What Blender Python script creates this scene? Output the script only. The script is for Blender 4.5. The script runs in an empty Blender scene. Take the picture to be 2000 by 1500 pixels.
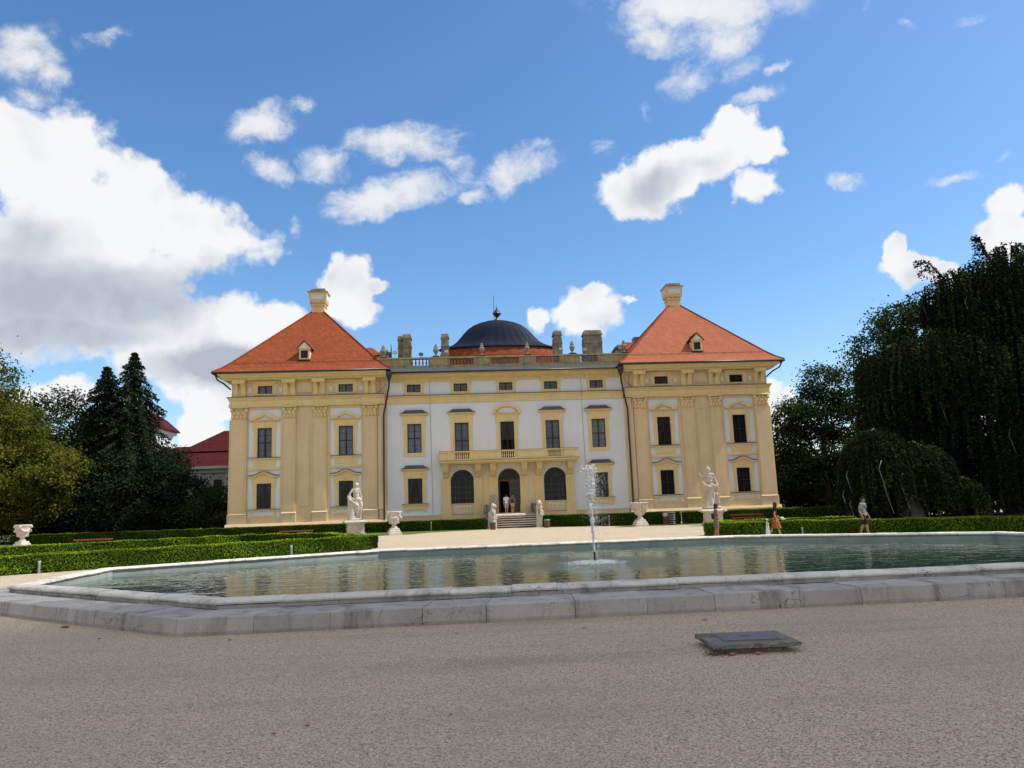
import bpy, bmesh, math, random
import numpy as np
from mathutils import Vector, Matrix
random.seed(7); rng = np.random.default_rng(7)
SC = bpy.context.scene; COL = SC.collection
R = math.radians

# ------------------------------------------------------------------ camera
cam_d = bpy.data.cameras.new("camera"); cam = bpy.data.objects.new("camera", cam_d); COL.objects.link(cam)
cam_d.sensor_width = 36.0; cam_d.lens = 36.0*1497.1/2000.0; cam_d.clip_end = 6000; cam_d.clip_start = 0.05
r_ = Vector((0.99702, -0.06820, -0.03605)); u_ = Vector((0.02472, -0.16021, 0.98677)); f_ = Vector((0.07308, 0.98472, 0.15804))
M4 = Matrix((r_, u_, -f_)).transposed().to_4x4(); M4.translation = Vector((-4.825, -73.360, 1.85))
cam.matrix_world = M4
SC.camera = cam

# ------------------------------------------------------------------ sun, sky, exposure
SUN_EL, SUN_AZ = R(51.0), R(95.5)          # azimuth measured clockwise from +Y: the sun stands to the right, a little in front of the facade
sd = Vector((math.cos(SUN_EL)*math.sin(SUN_AZ), math.cos(SUN_EL)*math.cos(SUN_AZ), math.sin(SUN_EL)))
sl = bpy.data.lights.new("sun", 'SUN'); sl.energy = 3.6; sl.angle = R(0.55); sl.color = (1.0, 0.95, 0.86)
sun = bpy.data.objects.new("sun", sl); COL.objects.link(sun); sun.rotation_euler = sd.to_track_quat('Z', 'Y').to_euler()
SC.view_settings.view_transform = 'Standard'; SC.view_settings.look = 'None'
SC.view_settings.exposure = 0.45; SC.view_settings.gamma = 1.0
SC.cycles.use_denoising = True
SC.cycles.max_bounces = 6; SC.cycles.diffuse_bounces = 3; SC.cycles.glossy_bounces = 3; SC.cycles.transmission_bounces = 4
SC.cycles.transparent_max_bounces = 6; SC.cycles.caustics_reflective = False; SC.cycles.caustics_refractive = False
SKY_STRENGTH = 0.130; CLOUD_STRENGTH = 0.66

def S(r, g, b):
    f = lambda c: ((c/255+0.055)/1.055)**2.4 if c/255 > 0.04045 else c/255/12.92
    return (f(r), f(g), f(b), 1.0)

class NT:
    """small helper to wire shader nodes"""
    def __init__(s, tree): s.t = tree; tree.nodes.clear()
    def n(s, typ, ins=None, **props):
        nd = s.t.nodes.new(typ)
        for k, v in props.items(): setattr(nd, k, v)
        for k, v in (ins or {}).items():
            sk = nd.inputs[k]
            if hasattr(v, 'is_output') or isinstance(v, bpy.types.NodeSocket): s.t.links.new(v, sk)
            else: sk.default_value = v
        return nd
    def math(s, op, a, b=0.0, c=0.0, clamp=False):
        nd = s.n('ShaderNodeMath', operation=op); nd.use_clamp = clamp
        for i, v in enumerate((a, b, c)):
            if isinstance(v, bpy.types.NodeSocket): s.t.links.new(v, nd.inputs[i])
            else: nd.inputs[i].default_value = v
        return nd.outputs[0]
    def mix(s, fac, a, b, blend='MIX'):
        nd = s.n('ShaderNodeMix', data_type='RGBA', blend_type=blend)
        for i, v in ((0, fac), (6, a), (7, b)):
            if isinstance(v, bpy.types.NodeSocket): s.t.links.new(v, nd.inputs[i])
            else: nd.inputs[i].default_value = v
        return nd.outputs[2]
    def ramp(s, fac, stops, interp='LINEAR'):
        nd = s.n('ShaderNodeValToRGB'); nd.color_ramp.interpolation = interp
        el = nd.color_ramp.elements
        while len(el) < len(stops): el.new(0.5)
        for e, (p, c) in zip(el, stops):
            e.position = p; e.color = c if len(c) == 4 else (*c, 1)
        s.t.links.new(fac, nd.inputs[0]); return nd.outputs[0]
    def sstep(s, v, a, b):
        nd = s.n('ShaderNodeMapRange', {'From Min': a, 'From Max': b}, interpolation_type='SMOOTHSTEP')
        s.t.links.new(v, nd.inputs[0]); return nd.outputs[0]
    def noise(s, vec, scale, detail=4.0, rough=0.55, dist=0.0):
        nd = s.n('ShaderNodeTexNoise', {'Scale': scale, 'Detail': detail, 'Roughness': rough, 'Distortion': dist})
        if vec is not None: s.t.links.new(vec, nd.inputs['Vector'])
        return nd
    def vmap(s, vec, scale=(1, 1, 1), rot=(0, 0, 0), loc=(0, 0, 0)):
        nd = s.n('ShaderNodeMapping', {'Scale': scale, 'Rotation': rot, 'Location': loc}); s.t.links.new(vec, nd.inputs[0]); return nd.outputs[0]

# each cloud: direction from the garden (x,y,z), its own frame (euler), half sizes in radians, density
CLOUDS = [
 (-0.45, 0.81, 0.377, 1.997, -0.171, 0.391, 0.084, 0.063, 1.0),
 (-0.389, 0.857, 0.337, 1.941, 0.033, 0.375, 0.119, 0.063, 1.0),
 (-0.31, 0.889, 0.336, 1.935, 0.127, 0.335, 0.086, 0.051, 1.0),
 (-0.444, 0.851, 0.282, 1.9, -0.105, 0.376, 0.142, 0.078, 1.0),
 (-0.37, 0.886, 0.28, 1.897, -0.268, 0.276, 0.073, 0.049, 1.0),
 (-0.466, 0.857, 0.219, 1.814, -0.084, 0.429, 0.096, 0.036, 0.9),
 (-0.328, 0.918, 0.222, 1.819, -0.051, 0.303, 0.055, 0.046, 1.0),
 (-0.256, 0.941, 0.223, 1.818, -0.03, 0.217, 0.082, 0.044, 1.0),
 (-0.206, 0.95, 0.234, 1.822, -0.026, 0.188, 0.037, 0.029, 0.9),
 (-0.291, 0.939, 0.185, 1.778, -0.024, 0.248, 0.096, 0.04, 0.9),
 (-0.36, 0.913, 0.194, 1.78, -0.048, 0.346, 0.039, 0.027, 0.8),
 (-0.447, 0.884, 0.14, 1.724, -0.039, 0.442, 0.04, 0.024, 1.0),
 (-0.29, 0.948, 0.133, 1.717, -0.01, 0.279, 0.032, 0.025, 0.9),
 (-0.304, 0.948, 0.099, 1.687, 0.001, 0.293, 0.035, 0.034, 0.9),
 (-0.132, 0.947, 0.292, 1.883, -0.02, 0.117, 0.031, 0.033, 1.0),
 (-0.098, 0.952, 0.29, 1.871, -0.012, 0.089, 0.019, 0.012, 0.8),
 (-0.143, 0.954, 0.264, 1.847, -0.017, 0.126, 0.035, 0.019, 0.85),
 (-0.121, 0.96, 0.251, 1.831, -0.01, 0.11, 0.026, 0.013, 0.6),
 (0.294, 0.869, 0.398, 2.021, -0.211, -0.468, 0.087, 0.036, 1.0),
 (0.337, 0.839, 0.426, 2.031, 0.162, -0.325, 0.036, 0.03, 1.0),
 (0.368, 0.833, 0.413, 2.013, 0.171, -0.35, 0.022, 0.022, 1.0),
 (0.361, 0.855, 0.372, 1.976, -0.18, -0.489, 0.031, 0.028, 1.0),
 (0.235, 0.894, 0.382, 1.983, -0.133, -0.338, 0.046, 0.024, 0.95),
 (0.33, 0.832, 0.445, 2.046, 0.159, -0.305, 0.013, 0.015, 0.9),
 (0.526, 0.813, 0.25, 1.835, 0.176, -0.551, 0.042, 0.021, 1.0),
 (0.504, 0.818, 0.277, 1.866, 0.178, -0.508, 0.015, 0.02, 1.0),
 (0.555, 0.797, 0.238, 1.822, 0.179, -0.576, 0.025, 0.016, 1.0),
 (0.599, 0.742, 0.3, 1.895, 0.238, -0.613, 0.019, 0.023, 0.95),
 (0.596, 0.757, 0.268, 1.861, 0.217, -0.62, 0.028, 0.027, 1.0),
 (0.174, 0.954, 0.244, 1.838, 0.065, -0.183, 0.038, 0.041, 1.0),
 (0.18, 0.946, 0.269, 1.853, 0.069, -0.183, 0.027, 0.018, 0.9),
 (0.111, 0.965, 0.238, 1.82, 0.047, -0.111, 0.015, 0.019, 0.7),
 (0.215, 0.943, 0.254, 1.832, 0.074, -0.211, 0.012, 0.007, 0.6),
 (0.385, 0.913, 0.132, 1.709, 0.083, -0.395, 0.014, 0.011, 0.7),
 (0.401, 0.909, 0.112, 1.694, 0.079, -0.416, 0.02, 0.023, 0.8),
]
WISPS = [
 (-0.463, 0.867, 0.187, 1.768, -0.067, 0.445, 0.065, 0.014, 0.6),
 (-0.44, 0.759, 0.48, 2.103, -0.234, 0.372, 0.037, 0.03, 0.75),
 (-0.423, 0.778, 0.465, 2.066, 0.134, 0.555, 0.025, 0.019, 0.6),
 (-0.375, 0.776, 0.507, 2.193, -0.483, 0.114, 0.032, 0.01, 0.4),
 (-0.439, 0.781, 0.444, 2.05, -0.215, 0.387, 0.028, 0.013, 0.45),
 (-0.219, 0.862, 0.458, 2.092, -0.317, 0.056, 0.037, 0.027, 0.95),
 (-0.174, 0.86, 0.48, 2.121, -0.366, -0.029, 0.027, 0.01, 0.45),
 (-0.056, 0.894, 0.446, 2.049, -0.082, -0.019, 0.073, 0.025, 1.0),
 (-0.146, 0.895, 0.422, 2.017, 0.106, 0.192, 0.037, 0.023, 0.75),
 (-0.212, 0.888, 0.409, 1.999, 0.052, 0.238, 0.037, 0.017, 0.8),
 (-0.071, 0.918, 0.39, 1.999, -0.194, -0.049, 0.077, 0.023, 0.95),
 (0.077, 0.907, 0.413, 2.049, -0.335, -0.275, 0.054, 0.028, 0.85),
 (0.031, 0.922, 0.387, 1.98, -0.132, -0.106, 0.029, 0.013, 0.8),
 (0.103, 0.893, 0.439, 2.033, -0.097, -0.178, 0.029, 0.009, 0.55),
 (-0.001, 0.905, 0.426, 2.017, 0.007, -0.006, 0.018, 0.013, 0.6),
 (0.016, 0.91, 0.415, 2.01, 0.015, -0.021, 0.019, 0.025, 0.45),
 (-0.192, 0.917, 0.349, 1.934, -0.057, 0.18, 0.009, 0.014, 0.5),
 (0.287, 0.776, 0.562, 2.196, 0.233, -0.266, 0.117, 0.038, 1.0),
 (0.255, 0.809, 0.53, 2.189, 0.411, -0.056, 0.039, 0.024, 0.85),
 (0.326, 0.785, 0.527, 2.146, -0.026, -0.44, 0.051, 0.03, 0.7),
 (0.285, 0.825, 0.488, 2.103, -0.148, -0.436, 0.035, 0.024, 0.55),
 (0.356, 0.813, 0.461, 2.064, -0.132, -0.5, 0.033, 0.011, 0.55),
 (0.378, 0.789, 0.484, 2.084, -0.112, -0.518, 0.015, 0.006, 0.55),
 (0.336, 0.802, 0.493, 2.113, -0.199, -0.534, 0.038, 0.017, 0.35),
 (0.188, 0.884, 0.429, 2.022, -0.065, -0.25, 0.018, 0.012, 0.4),
 (0.235, 0.857, 0.459, 2.057, 0.113, -0.214, 0.01, 0.014, 0.35),
 (0.452, 0.816, 0.36, 1.958, 0.278, -0.411, 0.028, 0.013, 0.75),
 (0.555, 0.758, 0.343, 1.925, 0.017, -0.64, 0.027, 0.007, 0.5),
 (0.587, 0.729, 0.352, 1.947, 0.263, -0.583, 0.01, 0.006, 0.3),
 (0.495, 0.716, 0.493, 2.112, 0.278, -0.448, 0.009, 0.006, 0.4),
 (0.542, 0.687, 0.484, 2.082, -0.024, -0.694, 0.021, 0.008, 0.35),
 (0.452, 0.727, 0.517, 2.141, 0.258, -0.401, 0.007, 0.013, 0.3),
]
GREYS = [
 (-0.432, 0.863, 0.261, 1.859, 0.011, 0.375, 0.178, 0.054, 1.0),
 (-0.459, 0.834, 0.306, 1.906, -0.133, 0.414, 0.085, 0.038, 0.7),
 (-0.335, 0.902, 0.271, 1.898, -0.333, 0.197, 0.111, 0.041, 0.55),
 (-0.453, 0.866, 0.21, 1.8, -0.071, 0.397, 0.136, 0.028, 0.9),
 (-0.286, 0.941, 0.179, 1.766, -0.019, 0.233, 0.115, 0.028, 0.8),
 (0.259, 0.886, 0.385, 1.993, -0.166, -0.395, 0.072, 0.025, 0.6),
 (0.311, 0.86, 0.404, 2.01, -0.179, -0.45, 0.041, 0.021, 0.35),
 (0.534, 0.812, 0.237, 1.818, 0.172, -0.56, 0.04, 0.013, 0.3),
 (-0.452, 0.883, 0.126, 1.705, -0.031, 0.448, 0.04, 0.014, 0.3),
 (0.186, 0.956, 0.228, 1.81, 0.066, -0.194, 0.033, 0.02, 0.3),
]

world = bpy.data.worlds.new("World"); SC.world = world; world.use_nodes = True
def build_world():
    N = NT(world.node_tree)
    sky = N.n('ShaderNodeTexSky', sky_type='NISHITA', sun_disc=False)
    sky.sun_elevation = SUN_EL; sky.sun_rotation = SUN_AZ
    sky.altitude = 250; sky.air_density = 1.0; sky.dust_density = 1.0; sky.ozone_density = 2.2
    d = N.n('ShaderNodeTexCoord').outputs['Generated']
    w1 = N.noise(d, 6.0, 2.0, 0.5); w2 = N.noise(d, 19.0, 6.0, 0.62)
    def centred(nz, amp):
        a = N.n('ShaderNodeVectorMath', {1: (0.5, 0.5, 0.5)}, operation='SUBTRACT'); N.t.links.new(nz.outputs['Color'], a.inputs[0])
        b = N.n('ShaderNodeVectorMath', operation='SCALE'); N.t.links.new(a.outputs[0], b.inputs[0]); b.inputs['Scale'].default_value = amp
        return b.outputs[0]
    def add(a, b):
        v = N.n('ShaderNodeVectorMath', operation='ADD'); N.t.links.new(a, v.inputs[0]); N.t.links.new(b, v.inputs[1]); return v.outputs[0]
    dw = add(add(d, centred(w1, 0.05)), centred(w2, 0.045))
    def field(L, vec):
        acc = None
        for (x, y, z, ex, ey, ez, ru, rv, st) in L:
            mp = N.n('ShaderNodeMapping', vector_type='TEXTURE'); N.t.links.new(vec, mp.inputs[0])
            mp.inputs['Location'].default_value = (x, y, z); mp.inputs['Rotation'].default_value = (ex, ey, ez)
            mp.inputs['Scale'].default_value = (ru*1.22, rv*1.22, 1.0)
            ln = N.n('ShaderNodeVectorMath', operation='LENGTH'); N.t.links.new(mp.outputs[0], ln.inputs[0])
            v = N.math('MULTIPLY_ADD', ln.outputs['Value'], -st, st)
            acc = v if acc is None else N.math('SMOOTH_MAX', acc, v, 0.12)
        return acc
    m = field(CLOUDS, dw); g = field(GREYS, dw)
    def billow(vec):                    # rounded heaps of cumulus: inverted cell distances over several octaves
        out = None
        for sc, am in ((11.0, .50), (26.0, .30), (58.0, .17), (125.0, .09)):
            v = N.n('ShaderNodeTexVoronoi', {'Scale': sc}, feature='F1'); N.t.links.new(vec, v.inputs['Vector'])
            t = N.math('MULTIPLY_ADD', v.outputs['Distance'], -am*1.5, am*.72); out = t if out is None else N.math('ADD', out, t)
        return out
    def shift(vec, v): nd = N.n('ShaderNodeVectorMath', {1: v}, operation='ADD'); N.t.links.new(vec, nd.inputs[0]); return nd.outputs[0]
    dq = add(d, centred(w2, 0.020))
    b1 = billow(dq)
    r1, r2 = (N.noise(q, 8.0, 3.5, 0.5).outputs['Fac'] for q in (dq, shift(dq, (0.030, 0.0, 0.034))))
    fb = N.noise(d, 15.0, 9.0, 0.62, 0.15).outputs['Fac']
    dens = N.math('ADD', N.math('MULTIPLY_ADD', m, 1.35, N.math('MULTIPLY', b1, 0.80)), N.math('MULTIPLY_ADD', fb, 1.15, -0.66))
    aC = N.sstep(dens, -0.06, 0.34)
    wz = N.noise(N.vmap(dq, (1.0, 1.0, 1.35)), 17.0, 10.0, 0.66, 0.25).outputs['Fac']
    mw = field(WISPS, dw)
    densw = N.math('ADD', mw, N.math('MULTIPLY_ADD', wz, 2.3, -1.22))
    aW = N.math('MULTIPLY', N.math('MULTIPLY', N.sstep(densw, -0.10, 0.80), N.sstep(mw, 0.0, 0.24)), 0.94)
    alpha = N.math('MAXIMUM', aC, aW)
    relief = N.math('MULTIPLY', N.math('SUBTRACT', r2, r1), N.sstep(dens, 0.05, 0.6))
    gs = N.math('MULTIPLY', N.sstep(g, -0.02, 0.62), 0.95)
    soft = N.noise(d, 5.0, 2.0, 0.5).outputs['Fac']
    shade = N.math('ADD', N.math('MULTIPLY', gs, N.math('MULTIPLY_ADD', soft, .8, .50)), N.math('MULTIPLY', relief, 2.3))
    shade = N.math('ADD', shade, N.math('MULTIPLY', N.sstep(densw, 1.35, 0.15), N.math('MULTIPLY', aW, N.math('SUBTRACT', 0.40, N.math('MULTIPLY', aC, 0.40)))), clamp=True)
    ccol = N.ramp(shade, [(0.0, (1.06, 1.06, 1.06)), (0.30, (0.90, 0.915, 0.95)), (1.0, (0.52, 0.56, 0.66))])
    # unseen, added for its fill light: grey undersides of a cloud deck overhead and behind the garden, which fill the shade with neutral light
    dt = N.n('ShaderNodeVectorMath', {1: (0.073, 0.985, 0.158)}, operation='DOT_PRODUCT'); N.t.links.new(d, dt.inputs[0])
    fill_deck = N.math('MULTIPLY', N.sstep(dt.outputs['Value'], 0.70, 0.48), N.sstep(N.noise(d, 3.0, 7.0, 0.6).outputs['Fac'], 0.33, 0.50))
    dcol = N.ramp(N.noise(d, 5.0, 5.0, 0.6).outputs['Fac'], [(0.3, (0.91, 0.91, 0.91)), (0.7, (0.62, 0.625, 0.625))])
    ccol = N.mix(fill_deck, ccol, dcol); alpha = N.math('MAXIMUM', alpha, fill_deck)
    lp = N.n('ShaderNodeHueSaturation', {'Saturation': 1.23, 'Value': 1.06, 'Color': sky.outputs[0]})
    bg1 = N.n('ShaderNodeBackground', {'Color': lp.outputs[0], 'Strength': SKY_STRENGTH})
    bg2 = N.n('ShaderNodeBackground', {'Color': ccol, 'Strength': CLOUD_STRENGTH})
    mx = N.n('ShaderNodeMixShader', {0: N.math('MULTIPLY', alpha, 0.97)})
    N.t.links.new(bg1.outputs[0], mx.inputs[1]); N.t.links.new(bg2.outputs[0], mx.inputs[2])
    out = N.n('ShaderNodeOutputWorld'); N.t.links.new(mx.outputs[0], out.inputs[0])
build_world()
world.cycles.sampling_method = 'MANUAL'; world.cycles.sample_map_resolution = 512

# ------------------------------------------------------------------ materials
def mat(name, c1, c2=None, scale=3.0, rough=0.8, bump=0.0, bscale=30.0, spec=0.3, streak=0.0, scol=None, fine=0.0, metal=0.0, stretch=(1, 1, 1), detail=6.0, lo=0.35, hi=0.65):
    m = bpy.data.materials.new(name); m.use_nodes = True; N = NT(m.node_tree)
    o = N.n('ShaderNodeTexCoord').outputs['Object']
    nz = N.noise(N.vmap(o, stretch), scale, detail, 0.6).outputs['Fac']
    c2 = c2 or tuple(x*0.82 for x in c1[:3]) + (1,)
    col = N.ramp(nz, [(lo, c1), (hi, c2)])
    if fine: col = N.mix(fine, col, N.ramp(N.noise(o, bscale, 3, 0.7).outputs['Fac'], [(0.3, (0, 0, 0)), (0.7, (1, 1, 1))]), 'SOFT_LIGHT')
    if streak:
        st = N.noise(N.vmap(o, (3.2, 3.2, 0.22)), 1.0, 6, 0.65).outputs['Fac']
        col = N.mix(N.math('MULTIPLY', N.sstep(st, 0.50, 0.78), streak), col, scol or (0.12, 0.11, 0.09, 1))
    bs = N.n('ShaderNodeBsdfPrincipled', {'Base Color': col, 'Roughness': rough, 'Specular IOR Level': spec, 'Metallic': metal})
    if bump:
        bn = N.noise(o, bscale, 5, 0.65).outputs['Fac']
        b = N.n('ShaderNodeBump', {'Strength': bump, 'Distance': 0.02, 'Height': bn}); N.t.links.new(b.outputs[0], bs.inputs['Normal'])
    N.t.links.new(bs.outputs[0], N.n('ShaderNodeOutputMaterial').inputs[0])
    return m

Y_WALL = mat('yellow_plaster', (.745, .58, .375, 1), (.69, .53, .335, 1), 0.7, .9, .15, 60, .10, .32, (.42, .31, .16, 1))
Y_TRIM = mat('yellow_trim', (.805, .625, .335, 1), (.74, .565, .29, 1), 1.2, .85, .1, 50, .10, .32, (.36, .27, .15, 1))
W_WALL = mat('white_plaster', (.765, .79, .85, 1), (.73, .755, .815, 1), 0.5, .9, .12, 60, .10, .28, (.56, .55, .53, 1))
C_WALL = mat('cream_plaster', (.78, .74, .65, 1), (.73, .69, .60, 1), 0.6, .9, .1, 60, .15)
STONE_W = mat('white_statue_stone', (.57, .52, .45, 1), (.44, .40, .34, 1), 3.5, .85, .5, 40, .2, .35, (.20, .185, .16, 1))
STONE_P = mat('pinkish_urn_stone', (.62, .555, .50, 1), (.49, .435, .385, 1), 3.0, .85, .5, 40, .2, .3, (.26, .22, .20, 1))
STONE_D = mat('weathered_dark_stone', (.30, .27, .21, 1), (.16, .145, .115, 1), 1.6, .95, .4, 30, .15, .7, (.055, .05, .042, 1))
PARAP = mat('weathered_yellow_parapet', (.46, .37, .20, 1), (.30, .255, .16, 1), 1.8, .95, .3, 30, .15, .7, (.085, .08, .066, 1))
LEAD = mat('dark_lead_sheet', (.055, .062, .075, 1), (.085, .095, .11, 1), 2.0, .45, .1, 20, .5)
GUTTER = mat('black_gutter_metal', (.018, .02, .025, 1), (.035, .037, .042, 1), 2.0, .4, .05, 20, .5)
W_FRAME = mat('dark_brown_window_wood', (.022, .012, .009, 1), (.036, .02, .014, 1), 4, .6, .05, 60, .4)
DOOR_W = mat('brown_door_wood', (.13, .05, .026, 1), (.085, .034, .019, 1), 3, .45, .1, 50, .4, stretch=(6, 6, .6))
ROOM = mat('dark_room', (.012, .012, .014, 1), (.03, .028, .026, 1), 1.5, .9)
CURTAIN = mat('grey_net_curtain', (.50, .53, .58, 1), (.25, .27, .31, 1), 3.0, .9, stretch=(9, 9, .5))
CURTAIN_P = mat('grey_side_curtain', (.11, .11, .12, 1), (.04, .04, .048, 1), 3.0, .9, stretch=(9, 9, .5))
CURTAIN_D = mat('dark_drawn_curtain', (.075, .08, .095, 1), (.03, .032, .04, 1), 3.0, .9, stretch=(9, 9, .5))
CABLE = mat('dark_cable', (.10, .10, .11, 1), rough=.5)
STEP_ST = mat('pale_step_stone', (.60, .53, .45, 1), (.46, .41, .35, 1), 3, .9, .3, 40, .2)
STEP_SHADE = mat('riser_shade', (.05, .036, .028, 1), (.085, .06, .045, 1), 3, .95)  # shadow below the step nosings painted into the riser colour
METAL_G = mat('grey_metal', (.36, .37, .38, 1), (.28, .29, .30, 1), 4, .4, 0, 30, .5, metal=.5)
PIPE_BK = mat('black_iron', (.012, .012, .013, 1), (.03, .028, .027, 1), 8, .5)

def glass_mat():
    m = bpy.data.materials.new('window_glass'); m.use_nodes = True; N = NT(m.node_tree)
    o = N.n('ShaderNodeTexCoord').outputs['Object']
    b = N.n('ShaderNodeBump', {'Strength': .04, 'Distance': .02, 'Height': N.noise(o, 1.2, 2).outputs['Fac']})
    gl = N.n('ShaderNodeBsdfGlossy', {'Roughness': .02, 'Color': (.9, .95, 1, 1)}); N.t.links.new(b.outputs[0], gl.inputs['Normal'])
    tr = N.n('ShaderNodeBsdfTransparent', {'Color': (.80, .85, .90, 1)})
    fr = N.n('ShaderNodeFresnel', {'IOR': 1.36})
    mx = N.n('ShaderNodeMixShader', {0: fr.outputs[0]}); N.t.links.new(tr.outputs[0], mx.inputs[1]); N.t.links.new(gl.outputs[0], mx.inputs[2])
    N.t.links.new(mx.outputs[0], N.n('ShaderNodeOutputMaterial').inputs[0]); return m
GLASS = glass_mat()

def tile_mat(name, c1, c2, c3):
    m = bpy.data.materials.new(name); m.use_nodes = True; N = NT(m.node_tree)
    o = N.n('ShaderNodeTexCoord').outputs['Object']
    sep = N.n('ShaderNodeSeparateXYZ'); N.t.links.new(o, sep.inputs[0])
    row = N.math('FRACT', N.math('MULTIPLY', sep.outputs[2], 1/0.27))
    rid = N.math('FLOOR', N.math('MULTIPLY', sep.outputs[2], 1/0.27))
    cv = N.n('ShaderNodeCombineXYZ'); hx = N.math('ADD', sep.outputs[0], sep.outputs[1])
    N.t.links.new(N.math('FLOOR', N.math('ADD', N.math('MULTIPLY', hx, 1/0.20), N.math('MULTIPLY', rid, .5))), cv.inputs[0]); N.t.links.new(rid, cv.inputs[1])
    wn = N.n('ShaderNodeTexWhiteNoise', noise_dimensions='3D'); N.t.links.new(cv.outputs[0], wn.inputs[0])
    col = N.ramp(wn.outputs['Value'], [(0, c1), (.55, c2), (1, c3)])
    big = N.noise(o, .5, 5, .6).outputs['Fac']
    col = N.mix(N.math('MULTIPLY', N.sstep(big, .48, .72), .45), col, tuple(x*.72 for x in c2[:3])+(1,))
    lich = N.noise(o, 1.7, 8, .7).outputs['Fac']; col = N.mix(N.math('MULTIPLY', N.sstep(lich, .55, .75), .38), col, (.20, .13, .09, 1))
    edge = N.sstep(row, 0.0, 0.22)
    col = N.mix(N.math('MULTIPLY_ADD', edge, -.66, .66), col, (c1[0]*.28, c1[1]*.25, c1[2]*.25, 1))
    bs = N.n('ShaderNodeBsdfPrincipled', {'Base Color': col, 'Roughness': .85, 'Specular IOR Level': .10})
    b = N.n('ShaderNodeBump', {'Strength': .6, 'Distance': .03, 'Height': N.math('ADD', row, N.math('MULTIPLY', wn.outputs['Value'], .3))}); N.t.links.new(b.outputs[0], bs.inputs['Normal'])
    N.t.links.new(bs.outputs[0], N.n('ShaderNodeOutputMaterial').inputs[0]); return m
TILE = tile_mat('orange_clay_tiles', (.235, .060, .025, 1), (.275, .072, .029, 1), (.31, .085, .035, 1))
TILE_SHEEN = tile_mat('sheen_orange_clay_tiles', (.35, .115, .062, 1), (.385, .13, .072, 1), (.415, .146, .084, 1))  # sheen on the right roof put into the tile colour as a paler tone
TILE_R = tile_mat('dark_red_tiles', (.062, .010, .013, 1), (.072, .012, .015, 1), (.085, .016, .018, 1))

# ------------------------------------------------------------------ mesh helpers
class MB:
    def __init__(s): s.v = []; s.f = []; s.m = []; s.mi = 0
    def add(s, vs, fs):
        o = len(s.v); s.v += [tuple(map(float, p)) for p in vs]
        for f in fs: s.f.append(tuple(i+o for i in f)); s.m.append(s.mi)
        return s
    def box(s, x0, x1, y0, y1, z0, z1):
        x0, x1 = min(x0, x1), max(x0, x1); y0, y1 = min(y0, y1), max(y0, y1); z0, z1 = min(z0, z1), max(z0, z1)
        return s.add([(x0,y0,z0),(x1,y0,z0),(x1,y1,z0),(x0,y1,z0),(x0,y0,z1),(x1,y0,z1),(x1,y1,z1),(x0,y1,z1)],
                     [(0,3,2,1),(4,5,6,7),(0,1,5,4),(1,2,6,5),(2,3,7,6),(3,0,4,7)])
    def prism(s, poly, y0, y1):        # poly in x,z (counter-clockwise seen from the front) pushed from y0 back to y1
        n = len(poly)
        vs = [(x, y0, z) for x, z in poly]+[(x, y1, z) for x, z in poly]
        return s.add(vs, [tuple(range(n)), tuple(range(2*n-1, n-1, -1))]+[(i, i+n, (i+1) % n+n, (i+1) % n) for i in range(n)])
    def prism_x(s, poly, x0, x1):      # poly in y,z pushed along x
        n = len(poly)
        vs = [(x0, y, z) for y, z in poly]+[(x1, y, z) for y, z in poly]
        return s.add(vs, [tuple(range(n)), tuple(range(2*n-1, n-1, -1))]+[(i, i+n, (i+1) % n+n, (i+1) % n) for i in range(n)])
    def loft(s, rings, cap=True, closed=True):
        n = len(rings[0]); vs = [p for r in rings for p in r]; fs = []
        for k in range(len(rings)-1):
            for i in range(n if closed else n-1):
                a, b = k*n+i, k*n+(i+1) % n; fs.append((a, b, b+n, a+n))
        if cap: fs += [tuple(range(n-1, -1, -1)), tuple(range((len(rings)-1)*n, len(rings)*n))]
        return s.add(vs, fs)
    def lathe(s, prof, seg=20, c=(0, 0, 0), ex=1.0, ey=1.0, ripple=0, amp=0.0, cap=True):
        rings = []
        for r, z in prof:
            ring = []
            for i in range(seg):
                a = 2*math.pi*i/seg; q = r*(1+(amp*math.cos(ripple*a) if ripple else 0))
                ring.append((c[0]+q*ex*math.cos(a), c[1]+q*ey*math.sin(a), c[2]+z))
            rings.append(ring)
        return s.loft(rings, cap)
    def tube(s, pts, r, seg=8, cap=True):
        pts = [Vector(p) for p in pts]; rs = r if isinstance(r, (list, tuple)) else [r]*len(pts); rings = []
        for i, p in enumerate(pts):
            t = (pts[min(i+1, len(pts)-1)]-pts[max(i-1, 0)]).normalized()
            a = t.cross(Vector((0, 0, 1)) if abs(t.z) < .9 else Vector((1, 0, 0))).normalized(); b = a.cross(t)
            rings.append([tuple(p+(a*math.cos(2*math.pi*k/seg)+b*math.sin(2*math.pi*k/seg))*rs[i]) for k in range(seg)])
        return s.loft(rings, cap)
    def build(s, name, m, parent=None, smooth=False, loc=None, kind=None):
        me = bpy.data.meshes.new(name); me.from_pydata(s.v, [], s.f)
        for x in (m if isinstance(m, (list, tuple)) else [m]): me.materials.append(x)
        if any(s.m): me.polygons.foreach_set('material_index', s.m)
        bm = bmesh.new(); bm.from_mesh(me); bmesh.ops.recalc_face_normals(bm, faces=bm.faces); bm.to_mesh(me); bm.free()
        if smooth: me.polygons.foreach_set('use_smooth', [True]*len(me.polygons))
        o = bpy.data.objects.new(name, me); COL.objects.link(o)
        if parent: o.parent = parent
        if loc: o.location = loc
        if kind: o['kind'] = kind
        return o
def smooth_by_angle(o, deg=35):
    bm = bmesh.new(); bm.from_mesh(o.data)
    for f in bm.faces: f.smooth = True
    for e in bm.edges:
        if len(e.link_faces) == 2 and e.calc_face_angle(0) > R(deg): e.smooth = False
    bm.to_mesh(o.data); bm.free(); return o
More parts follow.
